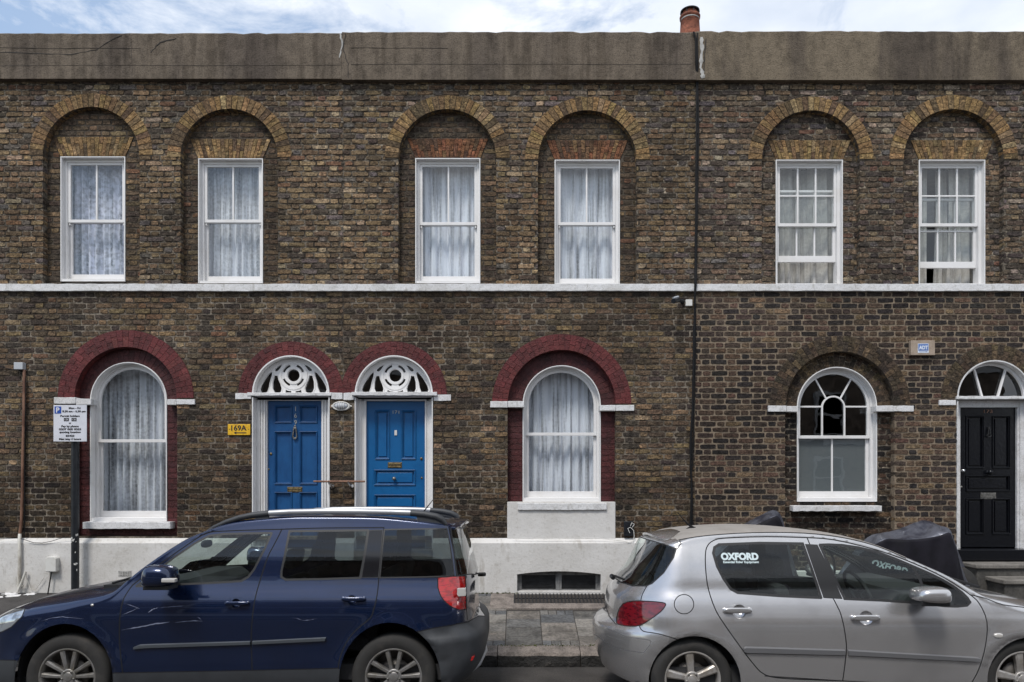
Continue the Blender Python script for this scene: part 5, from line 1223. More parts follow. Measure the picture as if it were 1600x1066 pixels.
s.band(sm([(728.5, 951), (730, 968)]), 1.3, 'gap')
s.band([(700, 823), (708, 862), (712.5, 900)], 1.4, 'gap')
s.region([(-45, 985), (-35, 962), (0, 951), (16, 950), (35, 951.5), (30, 965), (14, 981), (0, 988), (-20, 992)], 'headlamp', 1.6)
A = lambda *p: list(p)
s.assign(gf+sill[1:]+[(393, 1048)]+gm[::-1]+gt[:10], 'fdoor')
fd = gt[:18][:]; 
s.assign(gf[::1]+[(190, 1052), (393, 1048.5)]+gm[::-1]+[p for p in gt[::-1] if p[0] < 437], 'fdoor')
s.assign(gm+[(393, 1048.5), (528, 1045)]+gr[::-1]+[p for p in gt[::-1] if p[0] > 437], 'rdoor')
s.assign([(650, 989), (675, 983), (705, 978), (731.5, 971), (748, 958.5), (790, 955), (790, 1200), (650, 1200)], 'bumper'); s.assign([(-90, 1020), (-40, 1027), (0, 1032), (25, 1033), (25, 1200), (-90, 1200)], 'front_bumper')
s.assign([(150, 1053), (190, 1052), (380, 1048.5), (528, 1045), (560, 1045), (560, 1200), (120, 1200), (120, 1053)], 'sill')
for bw in ((366, 944, .038), (548, 938.5, .038)): bowl_cut(s, ('fdoor', 'rdoor'), bw)
s.assign([(-90, 900)]+hood+[(205, 880), (100, 860)], 'bonnet')
def ledge(px_): return interp([(640, 994), (686, 994), (720, 987), (748, 974), (790, 966)], px_)
for f in s.faces:
    if f[1] == 'bumper' and f[2][0] > 500:
        nq = []
        for v in f[0]:
            p = proj(v); t_ = max(0, min(1, (p[1]-ledge(p[0]))/9)); nq.append(Vector((v.x+.012*t_, v.y-.024*t_*min(1, (yc-v.y)/.5), v.z)))
        f[0] = nq
T = {'bonnet': ('bonnet', 'navy_dusty', 'root', 0), 'body': ('body', 'navy', 'root', 0), 'windscreen': ('windscreen', 'car_glass', 'root', 0), 'rear_glass': ('rear_window', 'privacy_glass', 'root', 0), 'tail_lamp': ('tail_lamp', 'tail_red', 'root', 1), 'headlamp': ('headlamp', 'headlamp', 'root', 1),
     'fdoor': ('door', 'navy', 'root', 1), 'rdoor': ('door', 'navy', 'root', 1), 'fglass': ('door_window', 'car_glass', 'fdoor', 1), 'rglass': ('door_window', 'privacy_glass', 'rdoor', 1), 'qglass': ('quarter_window', 'privacy_glass', 'root', 1),
     'seal_f': ('window_seal', 'seal', 'fdoor', 1), 'seal_r': ('window_seal', 'seal', 'rdoor', 1), 'seal': ('window_seal', 'seal', 'root', 0), 'pillar': ('pillar_cover', 'gloss_black', 'rdoor', 1),
     'gap': ('panel_gap', 'gap', 'root', 0), 'bumper': ('bumper', 'car_plastic', 'root', 0), 'front_bumper': ('bumper', 'car_plastic', 'root', 0), 'sill': ('sill_cladding', 'car_plastic', 'root', 1)}
ob = s.build(T)
def liner(root, x, z, r, yc, hw):
    for sg in (-1, 1):
        mb = MB(); y0, y1 = sorted((yc+sg*(hw-.10), yc+sg*(hw-.42)))
        P = arc(x, z, r, -.25, PI+.25, 24); Q = arc(x, z, r+.02, -.25, PI+.25, 24); mb.ring(Q, P, y0, y1, closed=False)
        yi = y0 if sg > 0 else y1; mb.prism(Q, yi-.01, yi+.01)
        pin(mb.build('wheel_arch_liner', 'cabin'), root)
liner(car, -3.56, .335, .44, yc, .86); liner(car, -1.005, .335, .45, yc, .86)
for x in (-3.56, -.985):
    wheel(car, x, .335, YN+.045, .335, .222, 'pairs', 'alloy_grey', -1); wheel(car, x, .335, 2*yc-YN-.045, .335, .222, 'pairs', 'alloy_grey', 1)
mb = MB(); mb.box(-4.2, -.5, yc-.72, yc+.72, .22, .30); mb.box(-3.0, -.55, yc-.79, yc+.79, .30, .42); pin(mb.build('floor', 'cabin'), car)
mb = MB(); mb.prism([(-3.10, .6), (-2.72, .6), (-2.70, .98), (-2.80, 1.06), (-3.08, 1.06)], yc-.74, yc+.74); pin(mb.build('dashboard', 'cabin', None, bevel=.03), car)
seat_row(car, -2.02, yc, .30, -1, 2); seat_row(car, -1.20, yc, .36, -1, 2, w=.6); steering(car, -2.50, yc+.36*-1*-1, 1.02, .185, .45)
mb = MB(); blob(mb, (-2.85, yc, 1.33), .02, .11, .035); pin(mb.build('interior_mirror', 'cabin'), car)
# strips, handles, mirrors, rails
def strip(root, pts_top, pts_bot, yf, name, m, par=None, th=.016):
    mb = MB(); n = len(pts_top); vs = []
    for a, b in zip(pts_top, pts_bot):
        for (px_, py_), dy in ((a, 0.004), ((a[0], a[1]+(b[1]-a[1])*.2), -th), ((b[0], a[1]+(b[1]-a[1])*.8), -th), (b, .004)):
            x, z = N2(px_, py_, .01); vs.append((x, yf(x, z)+dy, z))
    fs = []
    for i in range(n-1):
        for k in range(3): fs.append((i*4+k, (i+1)*4+k, (i+1)*4+k+1, i*4+k+1))
    fs += [(0, 1, 2, 3), tuple(n*4-1-k for k in range(4))]
    mb.add(vs, fs); o = mb.build(name, m); pin(o, root, par); return o
def bside(sh): 
    c = sh.c
    def f(x, z):
        w_ = interp(c['side'], z)
        for wx, wz, ra in c['wheels']:
            r = math.hypot(x-wx, z-wz)
            if r > ra-.02: w_ += c['flare']*math.exp(-((r-ra-.01)/.055)**2)
        return c['yc']-w_
    return f
bs = bside(s)
def lerp2(a, b, n): return [(a[0]+(b[0]-a[0])*i/n, a[1]+(b[1]-a[1])*i/n) for i in range(n+1)]
strip(car, lerp2((206, 1012), (216, 1008), 1)+lerp2((230, 1007.4), (389, 1002.5), 6), lerp2((206, 1016.5), (216, 1016), 1)+lerp2((230, 1015), (389, 1009.5), 6), bs, 'rubbing_strip', 'strip_grey', ob[('fdoor', 0)])
strip(car, lerp2((392.5, 1002.3), (508, 996.5), 5), lerp2((392.5, 1009.3), (506, 1004), 5), bs, 'rubbing_strip', 'strip_grey', ob[('rdoor', 0)])
def handle(root, x0, x1, yt, yb, bs, m, par, bowl=None):
    a, z1 = N2(x0, yt); b, z0 = N2(x1, yb); zc = (z0+z1)/2; h = (z1-z0)/2; y = bs((a+b)/2, zc)
    mb = MB(); L_ = (b-a)/2
    blob(mb, ((a+b)/2, y-.028, zc), L_, .014, h, 3.2); blob(mb, (a+.012, y-.012, zc), .014, .022, h*.9, 3); blob(mb, (b-.012, y-.012, zc), .014, .022, h*.9, 3)
    o = mb.build('door_handle', m); pin(o, root, par)
    mb = MB(); bx, bz = N2(*bowl[:2]); rr = bowl[2]; n = 28; vs = []; fs = []
    for q, (fr_, dp) in enumerate(((1.0, -.0012), (.93, .006), (.7, .020), (.4, .027), (.05, .030))):
        for k in range(n): vs.append((bx+rr*fr_*math.cos(2*PI*k/n), bs(bx, bz+rr*math.sin(2*PI*k/n)*fr_)+dp, bz+rr*fr_*math.sin(2*PI*k/n)))
    for q in range(4):
        for k in range(n): fs.append((q*n+k, q*n+(k+1) % n, (q+1)*n+(k+1) % n, (q+1)*n+k))
    fs.append(tuple(range(4*n, 5*n))); mb.add(vs, fs, None, 0, True); o = mb.build('handle_recess', m); pin(o, root, par)
handle(car, 349, 386, 940.5, 946.5, bs, 'navy', ob[('fdoor', 0)], (366, 944, .038)); handle(car, 531.5, 569, 934, 940.5, bs, 'navy', ob[('rdoor', 0)], (548, 938.5, .038))
def wing_mirror(root, px0, px1, py0, py1, yin, m, par, lens=None, dirn=-1):
    ym = yin-.16; d = D+ym; x0, x1 = (px0-CX)*d/F, (px1-CX)*d/F; z1, z0 = CH+(CY-py0)*d/F, CH+(CY-py1)*d/F; cx_, cz_ = (x0+x1)/2, (z0+z1)/2
    for sg in (0, 1):
        mb = MB(); yy = ym if not sg else 2*root_y[0]-ym
        blob(mb, (cx_, yy, cz_+.005), (x1-x0)/2, .12, (z1-z0)/2, 3.4, fx=lambda x, y, z: (x*(1-.9*z), y, z*(1+.9*x*dirn)))
        o = mb.build('wing_mirror', m); pin(o, root)
        mb = MB(); mb.box(cx_-.04, cx_+.05, min(yy, yy+(.2 if not sg else -.2)), max(yy, yy+(.2 if not sg else -.2)), z0-.004, z0+.03); mb.box(cx_-.5*(x1-x0)+.02, cx_+.5*(x1-x0)-.02, yy-.08, yy+.08, z0-.012, z0+.02)
        p = mb.build('mirror_base', 'seal', None, bevel=.006); p.parent = o; p.matrix_parent_inverse = Matrix()
        if lens and not sg:
            mb = MB(); l0, l1, t0, t1 = lens; yl = ym-.118; dd = D+yl; mb.box((l0-CX)*dd/F, (l1-CX)*dd/F, yl, yl+.05, CH+(CY-t1)*dd/F, CH+(CY-t0)*dd/F); q = mb.build('indicator_lens', 'lamp_clear', None, bevel=.008); q.parent = o; q.matrix_parent_inverse = Matrix()
root_y = [yc]
wing_mirror(car, 223, 271, 886, 920, YN+.02, 'navy', None, (247, 269, 907, 914))
# roof rails
for sg in (0, 1):
    yr = yc-.655 if not sg else yc+.655; f = lambda px_, py_: ((px_-CX)*(D+yc-.655)/F, yr, CH+(CY-py_)*(D+yc-.655)/F)
    mb = MB(); P = [f(*p) for p in ((417, 800.8), (450, 799), (500, 798.2), (560, 798.4), (610, 799.2), (640, 800.3))]; mb.tube(P, .02, 10, rads=[.026]*6)
    rl = pin(mb.build('roof_rail', 'rail_silver'), car)
    mb = MB(); mb.tube([f(*p) for p in ((316, 831), (330, 823), (350, 814.5), (370, 808), (390, 804), (417, 801))], .018, 10, rads=[.008, .016, .021, .024, .026, .0265]); o = mb.build('rail_foot', 'car_plastic'); o.parent = rl; o.matrix_parent_inverse = Matrix(); mb = MB(); mb.tube([f(*p) for p in ((640, 800.5), (662, 802.5), (680, 806), (690, 811), (696, 819))], .018, 10, rads=[.0265, .028, .029, .028, .014])
    o = mb.build('rail_foot', 'car_plastic'); o.parent = rl; o.matrix_parent_inverse = Matrix()
    mb = MB(); mb.prism([(f(380, 815)[0], f(380, 815)[2]-.02), (f(400, 806)[0], f(400, 806)[2]), (f(415, 803.5)[0], f(415, 803.5)[2]), (f(420, 810)[0], f(420, 812)[2]-.02)], yr-.012, yr+.012); o = mb.build('rail_foot', 'car_plastic', None, bevel=.004); o.parent = rl; o.matrix_parent_inverse = Matrix(); mb = MB(); mb.prism([(f(655, 816)[0], f(655, 818)[2]-.02), (f(648, 803)[0], f(648, 803)[2]), (f(690, 808)[0], f(690, 808)[2]), (f(697, 818)[0], f(697, 820)[2]-.02)], yr-.012, yr+.012)
    o = mb.build('rail_foot', 'car_plastic', None, bevel=.004); o.parent = rl; o.matrix_parent_inverse = Matrix()
# spoiler lip, aerial, wiper, reversing lamp, reflector, bumper insert, badge letters
mb = MB(); x0, x1 = -.62, -.46; vs = []; n = 10
for i in range(n+1):
    v = -.62+1.24*i/n; e = .02*(v/.62)**4; z_ = 1.565-.05*(v/.62)**2
    vs += [(x0, yc+v, z_+.004), (x1-e*3, yc+v*.97, z_-.012), (x1-e*3-.01, yc+v*.97, z_-.035), (x0, yc+v, z_-.03)]
mb.add(vs, [(i*4+k, (i+1)*4+k, (i+1)*4+(k+1) % 4, i*4+(k+1) % 4) for i in range(n) for k in range(4)]+[(0, 1, 2, 3), (n*4+3, n*4+2, n*4+1, n*4)]); pin(mb.build('spoiler', 'navy', None, bevel=.006, recalc=True), car)
mb = MB(); d = D+yc; mb.tube([((657-CX)*d/F, yc, CH+(CY-799)*d/F), ((675-CX)*d/F, yc, CH+(CY-776)*d/F)], .005, 6, rads=[.008, .003]); pin(mb.build('aerial', 'cable'), car)
mb = MB(); slab_px(mb, [(714, 920), (727, 919.5), (727.3, 932), (716, 933), (713.5, 930)], yc-.852, yc-.80, ref=yc-.845); pin(mb.build('reversing_lamp', 'lamp_clear', None, bevel=.004), car, ob[('tail_lamp', 0)])
mb = MB(); slab_px(mb, [(709, 1030), (735, 1026), (742, 1024), (739, 1031), (728, 1036), (710, 1037)], yc-.80, yc-.70, ref=yc-.78); pin(mb.build('rear_reflector', 'tail_red', None, bevel=.004), car)
mb = MB(); mb.tube([(-.36, yc-.05, 1.055), (-.30, yc-.08, 1.06)], .018, 8); mb.tube([(-.335, yc-.05, 1.06), (-.37, yc-.28, 1.09)], .008, 6); pin(mb.build('rear_wiper', 'seal'), car)
mb = MB(); mb.tube([(-.415+.0, yc-.60, .30), (-.33, yc-.45, .345), (-.295, yc, .36), (-.33, yc+.45, .345), (-.415, yc+.60, .30)], .016, 6); pin(mb.build('bumper_trim', 'rail_silver'), car)
mb = MB(); mb.tube([(-.60, yc+.2, .20), (-.40, yc+.2, .19)], .03, 10); pin(mb.build('exhaust_pipe', 'copper'), car)
mb = MB(); mb.tube([(-3.35, yc-.62, 1.045), (-3.28, yc-.40, 1.075), (-3.2, yc-.05, 1.10)], .010, 6); mb.box(-3.4, -3.12, yc-.66, yc+.66, 1.0, 1.035); pin(mb.build('windscreen_wiper', 'seal'), car)
# scuffs on the doors and wing, plus a reflection drawn as a pale mark
M['pale_mark'] = mat('pale_scratches_and_reflection', (.20, .22, .30), .5)
mb = MB(); rq = random.Random(3)
def pale_mark(pts, w_):
    P = []
    for (a, b), (c, d_) in zip(pts, pts[1:]):
        for k in range(6): P.append((a+(c-a)*k/6+rq.uniform(-.4, .4), b+(d_-b)*k/6+rq.uniform(-.35, .35)))
    P.append(pts[-1]); n = len(P); vs = []
    for i, (a, b) in enumerate(P):
        q = w_*rq.uniform(.15, 1)*math.sin(PI*(i+.5)/n)
        for sg in (-1, 1): x, z = N2(a, b+sg*q, .0); vs.append((x, bs(x, z)-.0015, z))
    mb.add(vs, [(2*i, 2*i+1, 2*i+3, 2*i+2) for i in range(n-1)])
pale_mark([(186, 986), (215, 981), (240, 976), (262, 973)], 1.6); pale_mark([(228, 958), (236, 953), (243, 951)], 1.4); pale_mark([(245, 951), (268, 949), (290, 948)], .5); pale_mark([(270, 974), (300, 971), (314, 972)], 1.1); pale_mark([(187, 962), (205, 955), (212, 950)], .6); pale_mark([(306, 965), (312, 970)], .7)
pale_mark([(60, 972), (75, 967), (95, 965), (128, 968)], .5); pale_mark([(455, 966), (475, 971), (493, 968)], .6); pale_mark([(187, 944), (205, 949), (215, 953)], .4)  # the rear-door squiggle is a painted reflection
pin(mb.build('scratches_and_reflection', 'pale_mark'), car)
mb = MB(); blob(mb, (N2(139, 947)[0], bs(*N2(139, 947))-.0+.0, N2(139, 947)[1]), .012, .008, .010); pin(mb.build('side_repeater', 'lamp_clear'), car)
car.rotation_euler = (TILT, 0, 0)
# ------------------------------------------------------------------ silver hatchback
yc = YN+.873
car2 = empty('parked_car', (2.68, YN, 0), 'silver rounded hatchback with pale stickers in its side windows, parked on the right', 'car', 'cars parked along the kerb')
cfg = dict(root=car2, yc=yc, x0=.785, x1=4.82, Rr=.58, pr=2.3, Rf=.62, pf=2.4, L=.75, Lf=.8, flare=.014,
    wheels=[(1.375, .316, .37), (3.985, .316, .37)],
    side=[(.15, .79), (.25, .835), (.40, .855), (.55, .866), (.70, .873), (.775, .870), (.83, .856), (.89, .839), (.95, .820), (1.01, .797), (1.10, .775), (1.25, .728), (1.40, .665), (1.5, .61)],
    top=[(.785, 1.37), (.95, 1.39), (1.2, 1.415), (1.4, 1.455), (1.6, 1.482), (2.0, 1.503), (2.4, 1.485), (2.7, 1.445), (2.95, 1.375), (3.2, 1.265), (3.5, 1.125), (3.64, 1.06), (3.75, 1.02), (4.0, .965), (4.3, .90), (4.55, .82), (4.7, .74), (4.82, .64)],
    crown=[(.785, .05), (1.6, .07), (2.8, .06), (3.4, .05), (3.7, .11), (4.82, .14)],
    ex=[(.785, 3), (2.9, 3.2), (3.4, 3.4), (3.75, 2.5), (4.82, 2.3)],
    bottom=[(.785, .27), (1.1, .22), (2, .19), (3.5, .19), (4.5, .20), (4.82, .24)],
    rear=[(.18, .80), (.3, .735), (.45, .69), (.58, .68), (.66, .70), (.705, .785), (.80, .80), (.92, .825), (1.0, .885), (1.05, .935), (1.10, .985), (1.25, 1.09), (1.36, 1.17), (1.42, 1.21)],
    front=[(.2, 4.76), (.4, 4.82), (.6, 4.80), (.8, 4.7), (1.0, 4.5), (1.5, 4.4)],
    ws=(3.0, 3.62, .64))
s = Shell(cfg)
s.cut(circ_px(1086, 1067, 72.5, 72), None); s.cut(circ_px(1614, 1067, 70, 70), None)
rg = [(1012, 838), (1030, 846), (1059, 857), (1054.5, 871), (1038.5, 895), (1020, 911.5), (1010, 915), (990, 914), (972, 907), (962, 899), (975, 885), (1000, 858)]
s.region(rg, 'rear_glass', 2, 'seal')
tl = sm([(974, 942), (990, 938.5), (1012, 939.5), (1036, 942), (1041.5, 946), (1033, 957), (1016, 969), (1001, 977), (985, 978), (970, 975), (964, 971), (966, 955)], True, 2)
s.region(tl, 'tail_lamp', 1.6)
rw = [(1117, 864), (1119, 855), (1126, 850.5), (1190, 848), (1258, 849), (1272, 890), (1286, 935), (1220, 932), (1155, 927), (1144, 921), (1133, 905), (1123, 885)]
fw = sm([(1285, 851), (1320, 851.5), (1374, 862), (1433, 886), (1476, 906), (1508, 927), (1520, 941)], n=2)[:-1]+[(1520, 942), (1515, 947), (1500, 948.5), (1481, 948), (1433, 942.5), (1380, 939), (1323, 936.5), (1303, 893)]
s.region(rw, 'rglass', 4.2, 'seal_r'); s.region(fw, 'fglass', 4.2, 'seal_f')
s.band([(1429, 884), (1441, 903), (1453, 942)], 4.5, 'seal_f', ('fglass',)); s.assign([(1430, 870), (1442, 903), (1453, 950), (1560, 960), (1560, 870)], 'qlight', ('fglass',))
gb = sm([(1265, 839.5), (1200, 838), (1134.7, 840.4), (1117, 844.4), (1108, 852.5), (1104.6, 866), (1105, 892.7), (1109, 922), (1120, 954.4), (1134.7, 978.6), (1153.5, 1005.4), (1177.6, 1037.6), (1196.4, 1055), (1230, 1061), (1318, 1064.5)])
gm = sm([(1265, 839.5), (1276, 868), (1288, 900.7), (1306, 938), (1317.8, 965), (1324.5, 1008), (1321.8, 1037.5), (1317.8, 1064)])
ga = sm([(1265, 839.5), (1307, 843), (1374, 859), (1433, 880.6), (1481.5, 904), (1519, 929), (1535, 945), (1545.8, 973), (1543, 1008), (1532.4, 1044), (1520, 1067)])
sl_ = [(1196, 1057), (1318, 1064.5), (1420, 1070), (1522, 1070)]
s.region([(1262, 850), (1281, 851), (1302, 895), (1319, 936.5), (1290, 935), (1276, 892)], 'pillar', 1, 'seal_f')
for l in (gb, gm, ga): s.band(l, 1.7, 'gap')
s.band(sl_, 1.5, 'gap')
s.band(sm([(1064, 842.5), (1108, 836), (1180, 831.5), (1260, 832), (1320, 839), (1372, 852), (1420, 872)]), 1.6, 'gap')
s.band(sm([(1064, 842.5), (1065, 850), (1060, 857)]), 1.5, 'gap'); s.band(sm([(1012, 915), (1005, 928), (1002, 939)]), 1.5, 'gap')
s.band(sm([(1000, 978.5), (1006, 986.6), (1027, 990.6), (1054, 998.5), (1062, 1002)]), 1.5, 'gap')
s.band(sm([(925, 985), (936, 992), (960, 1010), (1000, 1019.5), (1008, 1018), (1018, 1003), (1005, 999), (975, 993), (945, 975)]), .9, 'crease')
s.band(sm([(949, 915), (947, 935), (952, 958), (964, 975)]), 1.3, 'gap')
s.band(circ_px(1070.3, 945, 15.3, 15.3, 30), 1.4, 'gap', closed=True)
s.band(sm([(1520, 930), (1545, 936), (1572, 946), (1620, 953), (1680, 975)]), 1.6, 'gap'); s.band([(1548, 942), (1558, 956)], 0.1, 'gap')
s.assign(gb+[(1318, 1064)]+gm[::-1], 'rdoor'); s.assign(gm+[(1318, 1064.5), (1420, 1068), (1520, 1067)]+ga[::-1], 'fdoor')
s.assign([(900, 957), (936, 956), (950, 960), (966, 977), (1000, 979), (1006, 987), (1027, 991), (1056, 999), (1056, 1200), (900, 1200)], 'bumper')
for bw in ((1157, 956.5, .056), (1356, 966.5, .056)): bowl_cut(s, ('fdoor', 'rdoor'), bw)
s.assign(sm([(1064, 842.5), (1108, 836), (1180, 831.5), (1260, 832), (1320, 839), (1372, 852), (1420, 872)])+[(1440, 860), (1400, 780), (1000, 780), (1025, 834), (1045, 838)], 'roof')
T = {'roof': ('roof', 'silver_dusty', 'root', 0), 'body': ('body', 'silver', 'root', 0), 'windscreen': ('windscreen', 'car_glass', 'root', 0), 'rear_glass': ('rear_window', 'car_glass', 'root', 0), 'tail_lamp': ('tail_lamp', 'tail_dark', 'root', 1),
     'fdoor': ('door', 'silver', 'root', 1), 'rdoor': ('door', 'silver', 'root', 1), 'fglass': ('door_window', 'car_glass', 'fdoor', 1), 'rglass': ('door_window', 'car_glass', 'rdoor', 1),
     'qlight': ('quarterlight', 'car_glass', 'fdoor', 1), 'seal_f': ('window_seal', 'seal', 'fdoor', 1), 'seal_r': ('window_seal', 'seal', 'rdoor', 1), 'seal': ('window_seal', 'seal', 'root', 0), 'pillar': ('pillar_cover', 'seal', 'fdoor', 1),
     'gap': ('panel_gap', 'gap', 'root', 0), 'crease': ('bumper_crease', 'strip_silver', 'root', 0), 'bumper': ('bumper', 'silver', 'root', 0)}
ob = s.build(T); bs = bside(s)
liner(car2, 1.375, .316, .385, yc, .78); liner(car2, 3.985, .316, .385, yc, .80)
for x in (1.375, 3.985):
    wheel(car2, x, .316, YN+.045, .316, .218, 'five', 'alloy_silver', -1); wheel(car2, x, .316, 2*yc-YN-.045, .316, .218, 'five', 'alloy_silver', 1)
mb = MB(); mb.box(.95, 4.6, yc-.7, yc+.7, .19, .27); mb.box(1.1, 3.6, yc-.77, yc+.77, .27, .40); pin(mb.build('floor', 'cabin'), car2)
mb = MB(); mb.prism([(3.50, .55), (3.05, .55), (3.05, .90), (3.12, .98), (3.55, 1.0)], yc-.72, yc+.72); pin(mb.build('dashboard', 'cabin', None, bevel=.03), car2)
seat_row(car2, 2.28, yc, .24, 1, 2); seat_row(car2, 1.52, yc, .28, 1, 2, w=.6); steering(car2, 2.92, yc+.35*-1, .95, .185, -.45)
mb = MB(); mb.box(1.0, 1.45, yc-.6, yc+.6, .80, .84); pin(mb.build('parcel_shelf', 'cabin'), car2)
strip(car2, lerp2((1163, 1012), (1166, 1010.3), 1)+lerp2((1190, 1010.8), (1321, 1015), 5), lerp2((1163, 1020), (1167, 1022.8), 1)+lerp2((1190, 1023.3), (1321, 1026.3), 5), bs, 'rubbing_strip', 'strip_silver', ob[('rdoor', 0)])
strip(car2, lerp2((1326, 1015), (1528, 1027), 7)+[(1531, 1028.5)], lerp2((1326, 1026.5), (1528, 1036), 7)+[(1531, 1034)], bs, 'rubbing_strip', 'strip_silver', ob[('fdoor', 0)])
handle(car2, 1133, 1177, 950.5, 959.5, bs, 'silver', ob[('rdoor', 0)], (1157, 956.5, .056)); handle(car2, 1332.5, 1376.5, 961.5, 970.5, bs, 'silver', ob[('fdoor', 0)], (1356, 966.5, .056))
root_y = [yc]
wing_mirror(car2, 1431, 1484, 920, 945, YN+.03, 'silver', None, None, 1)
mb = MB(); blob(mb, (N2(1562, 994)[0], bs(*N2(1562, 994)), N2(1562, 994)[1]), .035, .012, .020); pin(mb.build('side_repeater', 'lamp_clear'), car2)
mb = MB(); d = D+yc-.1; f = lambda a, b: ((a-CX)*d/F, yc-.1, CH+(CY-b)*d/F); mb.tube([f(1087, 821), f(1077, 815), f(1068, 805), f(1061, 796)], .004, 6, rads=[.012, .009, .004, .002]); mb.tube([f(1072, 824), f(1080, 820.5), f(1089, 820.5)], .012, 8, rads=[.004, .013, .008]); pin(mb.build('aerial', 'cable'), car2)
mb = MB(); n = 12; vs = []
for i in range(n+1):
    v = -.60+1.2*i/n; e = (v/.60)**2; z_ = 1.43-.05*e; xr_ = 1.17+.14*e*e
    vs += [(1.42, yc+v, z_+.035), (xr_, yc+v*.98, z_+.0), (xr_+.005, yc+v*.98, z_-.022), (1.40, yc+v, z_-.05)]
mb.add(vs, [(i*4+k, (i+1)*4+k, (i+1)*4+(k+1) % 4, i*4+(k+1) % 4) for i in range(n) for k in range(4)]+[(0, 1, 2, 3), (n*4+3, n*4+2, n*4+1, n*4)], None, 0, True); pin(mb.build('spoiler', 'silver', None, bevel=.006, recalc=True), car2)
mb = MB(); mb.tube([(.865, yc, 1.02), (.84, yc-.03, 1.045)], .02, 8); mb.tube([(.85, yc-.02, 1.05), (.915, yc-.32, 1.045)], .010, 6); pin(mb.build('rear_wiper', 'seal'), car2)
mb = MB(); mb.tube([(3.80, yc-.6, 1.015), (3.72, yc-.3, 1.06), (3.66, yc+.1, 1.08)], .012, 6); pin(mb.build('windscreen_wiper', 'seal'), car2)
# stickers
def sticker(px0, px1, py, size_px, words, sub, yy, par, tilt=0, sc=1):
    d = D+yy; cx_ = ((px0+px1)/2-CX)*d/F; cz_ = CH+(CY-py)*d/F; mb = MB(); wd = (px1-px0)*d/F
    text_into(mb, words, 0, 0, size_px*d/F*1.35, 0, .0006, w=wd, font_offset=.004)
    if sub: text_into(mb, sub, wd*.02, -size_px*d/F*.85, size_px*d/F*.45, 0, .0006, w=wd*.95, font_offset=.0008)
    slope = math.tan(math.radians(14))*0
    v2 = []
    for (x, y, z) in mb.v:
        c, sn = math.cos(tilt), math.sin(tilt); X2, Z2 = x*c-z*sn, x*sn+z*c; zz = cz_+Z2; v2.append((cx_+X2, yy_at(zz, yy)+y, zz))
    mb.v = v2; o = mb.build('window_sticker', 'sticker'); pin(o, car2, par); return o
yy_at = lambda z, y0: yc-interp(cfg['side'], z)-.0035
sticker(1129, 1188, 869.5, 10.5, 'OXFORD', 'Essential Rider Equipment', YN+.15, ob[('rdoor', 0)])
yy_at = lambda z, y0: yc+interp(cfg['side'], z)-.012
sticker(1368, 1428, 879, 10.5, 'OXFORD', None, yc+.72, ob[('fdoor', 1)], tilt=-.25)
car2.rotation_euler = (TILT, 0, 0)
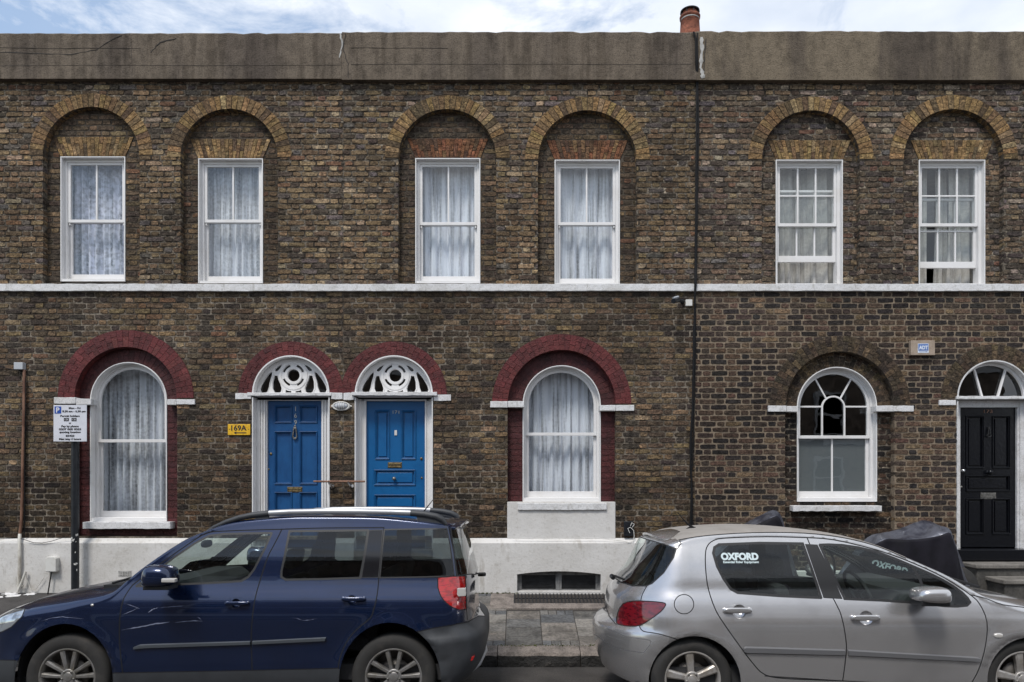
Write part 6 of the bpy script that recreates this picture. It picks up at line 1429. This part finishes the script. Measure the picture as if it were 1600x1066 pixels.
# ------------------------------------------------------------------ covered motorcycles on the footway
M['cover'] = mat('dark_cover_fabric', (.008, .007, .012), .75, spec=.25, noises=[(5, 4, (.6, .6, .6), .45, .6, O1)])
M['cover_sheen'] = mat('cover_top_sheen', (.12, .125, .15), .34, .35, noises=[(5, 5, (.4, .4, .45), .45, .6, O1)], bump=[(9, .02)])  # sheen on the dark cover, painted as a paler material on its top
def covered_bike(px, y, label, prof, edge, seed=1):
    """prof: (x, z of the ridge at y+.12); edge: (x, z of the near rim at y-.24)"""
    z0 = zp(y); root = empty('covered_motorcycle', ((px-CX)*(D+y)/F, y, z0), label, 'motorcycle', 'motorcycles under dark covers')
    mb = MB(); nx = 72; vs = []; fs = []; ms = []; xa, xb = prof[0][0], prof[-1][0]; r = random.Random(seed)
    rows = [('b', 1), ('b', .66), ('b', .33), ('b', 0), ('r', 0), ('t', .2), ('t', .4), ('t', .6), ('t', .8), ('t', 1), ('s', .04), ('s', .12), ('s', .25), ('s', .4), ('s', .55), ('s', .7), ('s', .85), ('s', 1)]
    for i in range(nx+1):
        u = i/nx; x = xa+(xb-xa)*u; zr = interp(prof, x)-.012*abs(nz(x, 0, 14, seed)); ze = min(interp(edge, x), zr-.005); e = min(1, 4*u, 4*(1-u)); wd = .10+.90*e
        for kd, t in rows:
            fold = math.sin(x*23+seed)*.5+math.sin(x*41+t*3)*.3+math.sin(x*11+t*5)*.4
            if kd == 'r': p = (x, y+.12*wd, zr)
            elif kd == 't': p = (x+.02*math.sin(t*5+x*9), y+(.12-.36*t)*wd, zr+(ze-zr)*t**.8-.022*math.sin(PI*t)*(1+.8*math.sin(x*19+t*4))+.022*nz(x, t*.3, 6, seed)*math.sin(PI*t)+.012*abs(math.sin(x*26+t*7+seed))*math.sin(PI*t))
            elif kd == 's': p = (x+.05*t*math.sin(x*7+seed)*(1-t*.4), y-.24*wd-.03*t-.055*fold*t**.5*wd-.02*nz(x*1.0, t*.5, 5, seed+5)*t**.4-.03*abs(math.sin(x*19+t*2.2+seed))*t**.5*wd, ze+(z0-ze)*t)
            else: p = (x, y+(.12+.2*(1-abs(t-1)))*wd if False else y+(.14+.16*t)*wd, zr-.01+(z0-zr)*t)
            vs.append(p)
    m = len(rows)
    for i in range(nx):
        for q in range(m-1):
            a = i*m+q; fs.append((a, a+1, a+m+1, a+m)); ms.append(1 if 3 <= q < 9 else 0)
    mb.add(vs, fs, None, 0, True); mb.m = ms; o = mb.build('cover', ['cover', 'cover_sheen']); pin(o, root)
    for xx in (xa+.32, xb-.32):
        mb = MB(); mb.lathe([(.18, -.05), (.29, -.05), (.29, .05), (.18, .05)], (xx, y, z0+.29), 'y', 28); pin(mb.build('wheel', 'tyre'), root)
    return root
y = -.75; k = (D+y)/F; zf = lambda p: CH+(CY-p)*k; xf_ = lambda p: (p-CX)*k
def P2(lst, yy): return [((a-CX)*(D+yy)/F, CH+(CY-b)*(D+yy)/F) for a, b in lst]
yr_, ye_ = y+.12, y-.24
covered_bike(1420, y, 'motorcycle under a dark cover with silvery sheen on top, left of the black door steps', P2([(1300, 900), (1330, 862), (1358, 838), (1380, 832), (1400, 828), (1420, 820), (1440, 813), (1452, 814), (1468, 821), (1482, 827), (1488, 845), (1500, 880), (1520, 925)], yr_), P2([(1295, 905), (1330, 880), (1360, 842), (1380, 842), (1410, 843), (1440, 842), (1465, 838), (1482, 832), (1489, 850), (1502, 885), (1522, 930)], ye_), seed=3)
covered_bike(1180, y, 'motorcycle under a dark cover, only its pointed top showing above the silver roof', P2([(1040, 925), (1100, 862), (1140, 833), (1165, 817), (1190, 804), (1206, 797), (1214, 799), (1222, 815), (1232, 860), (1250, 925)], yr_), P2([(1035, 930), (1100, 885), (1150, 840), (1180, 822), (1200, 806), (1212, 806), (1224, 825), (1236, 870), (1255, 930)], ye_), seed=8)
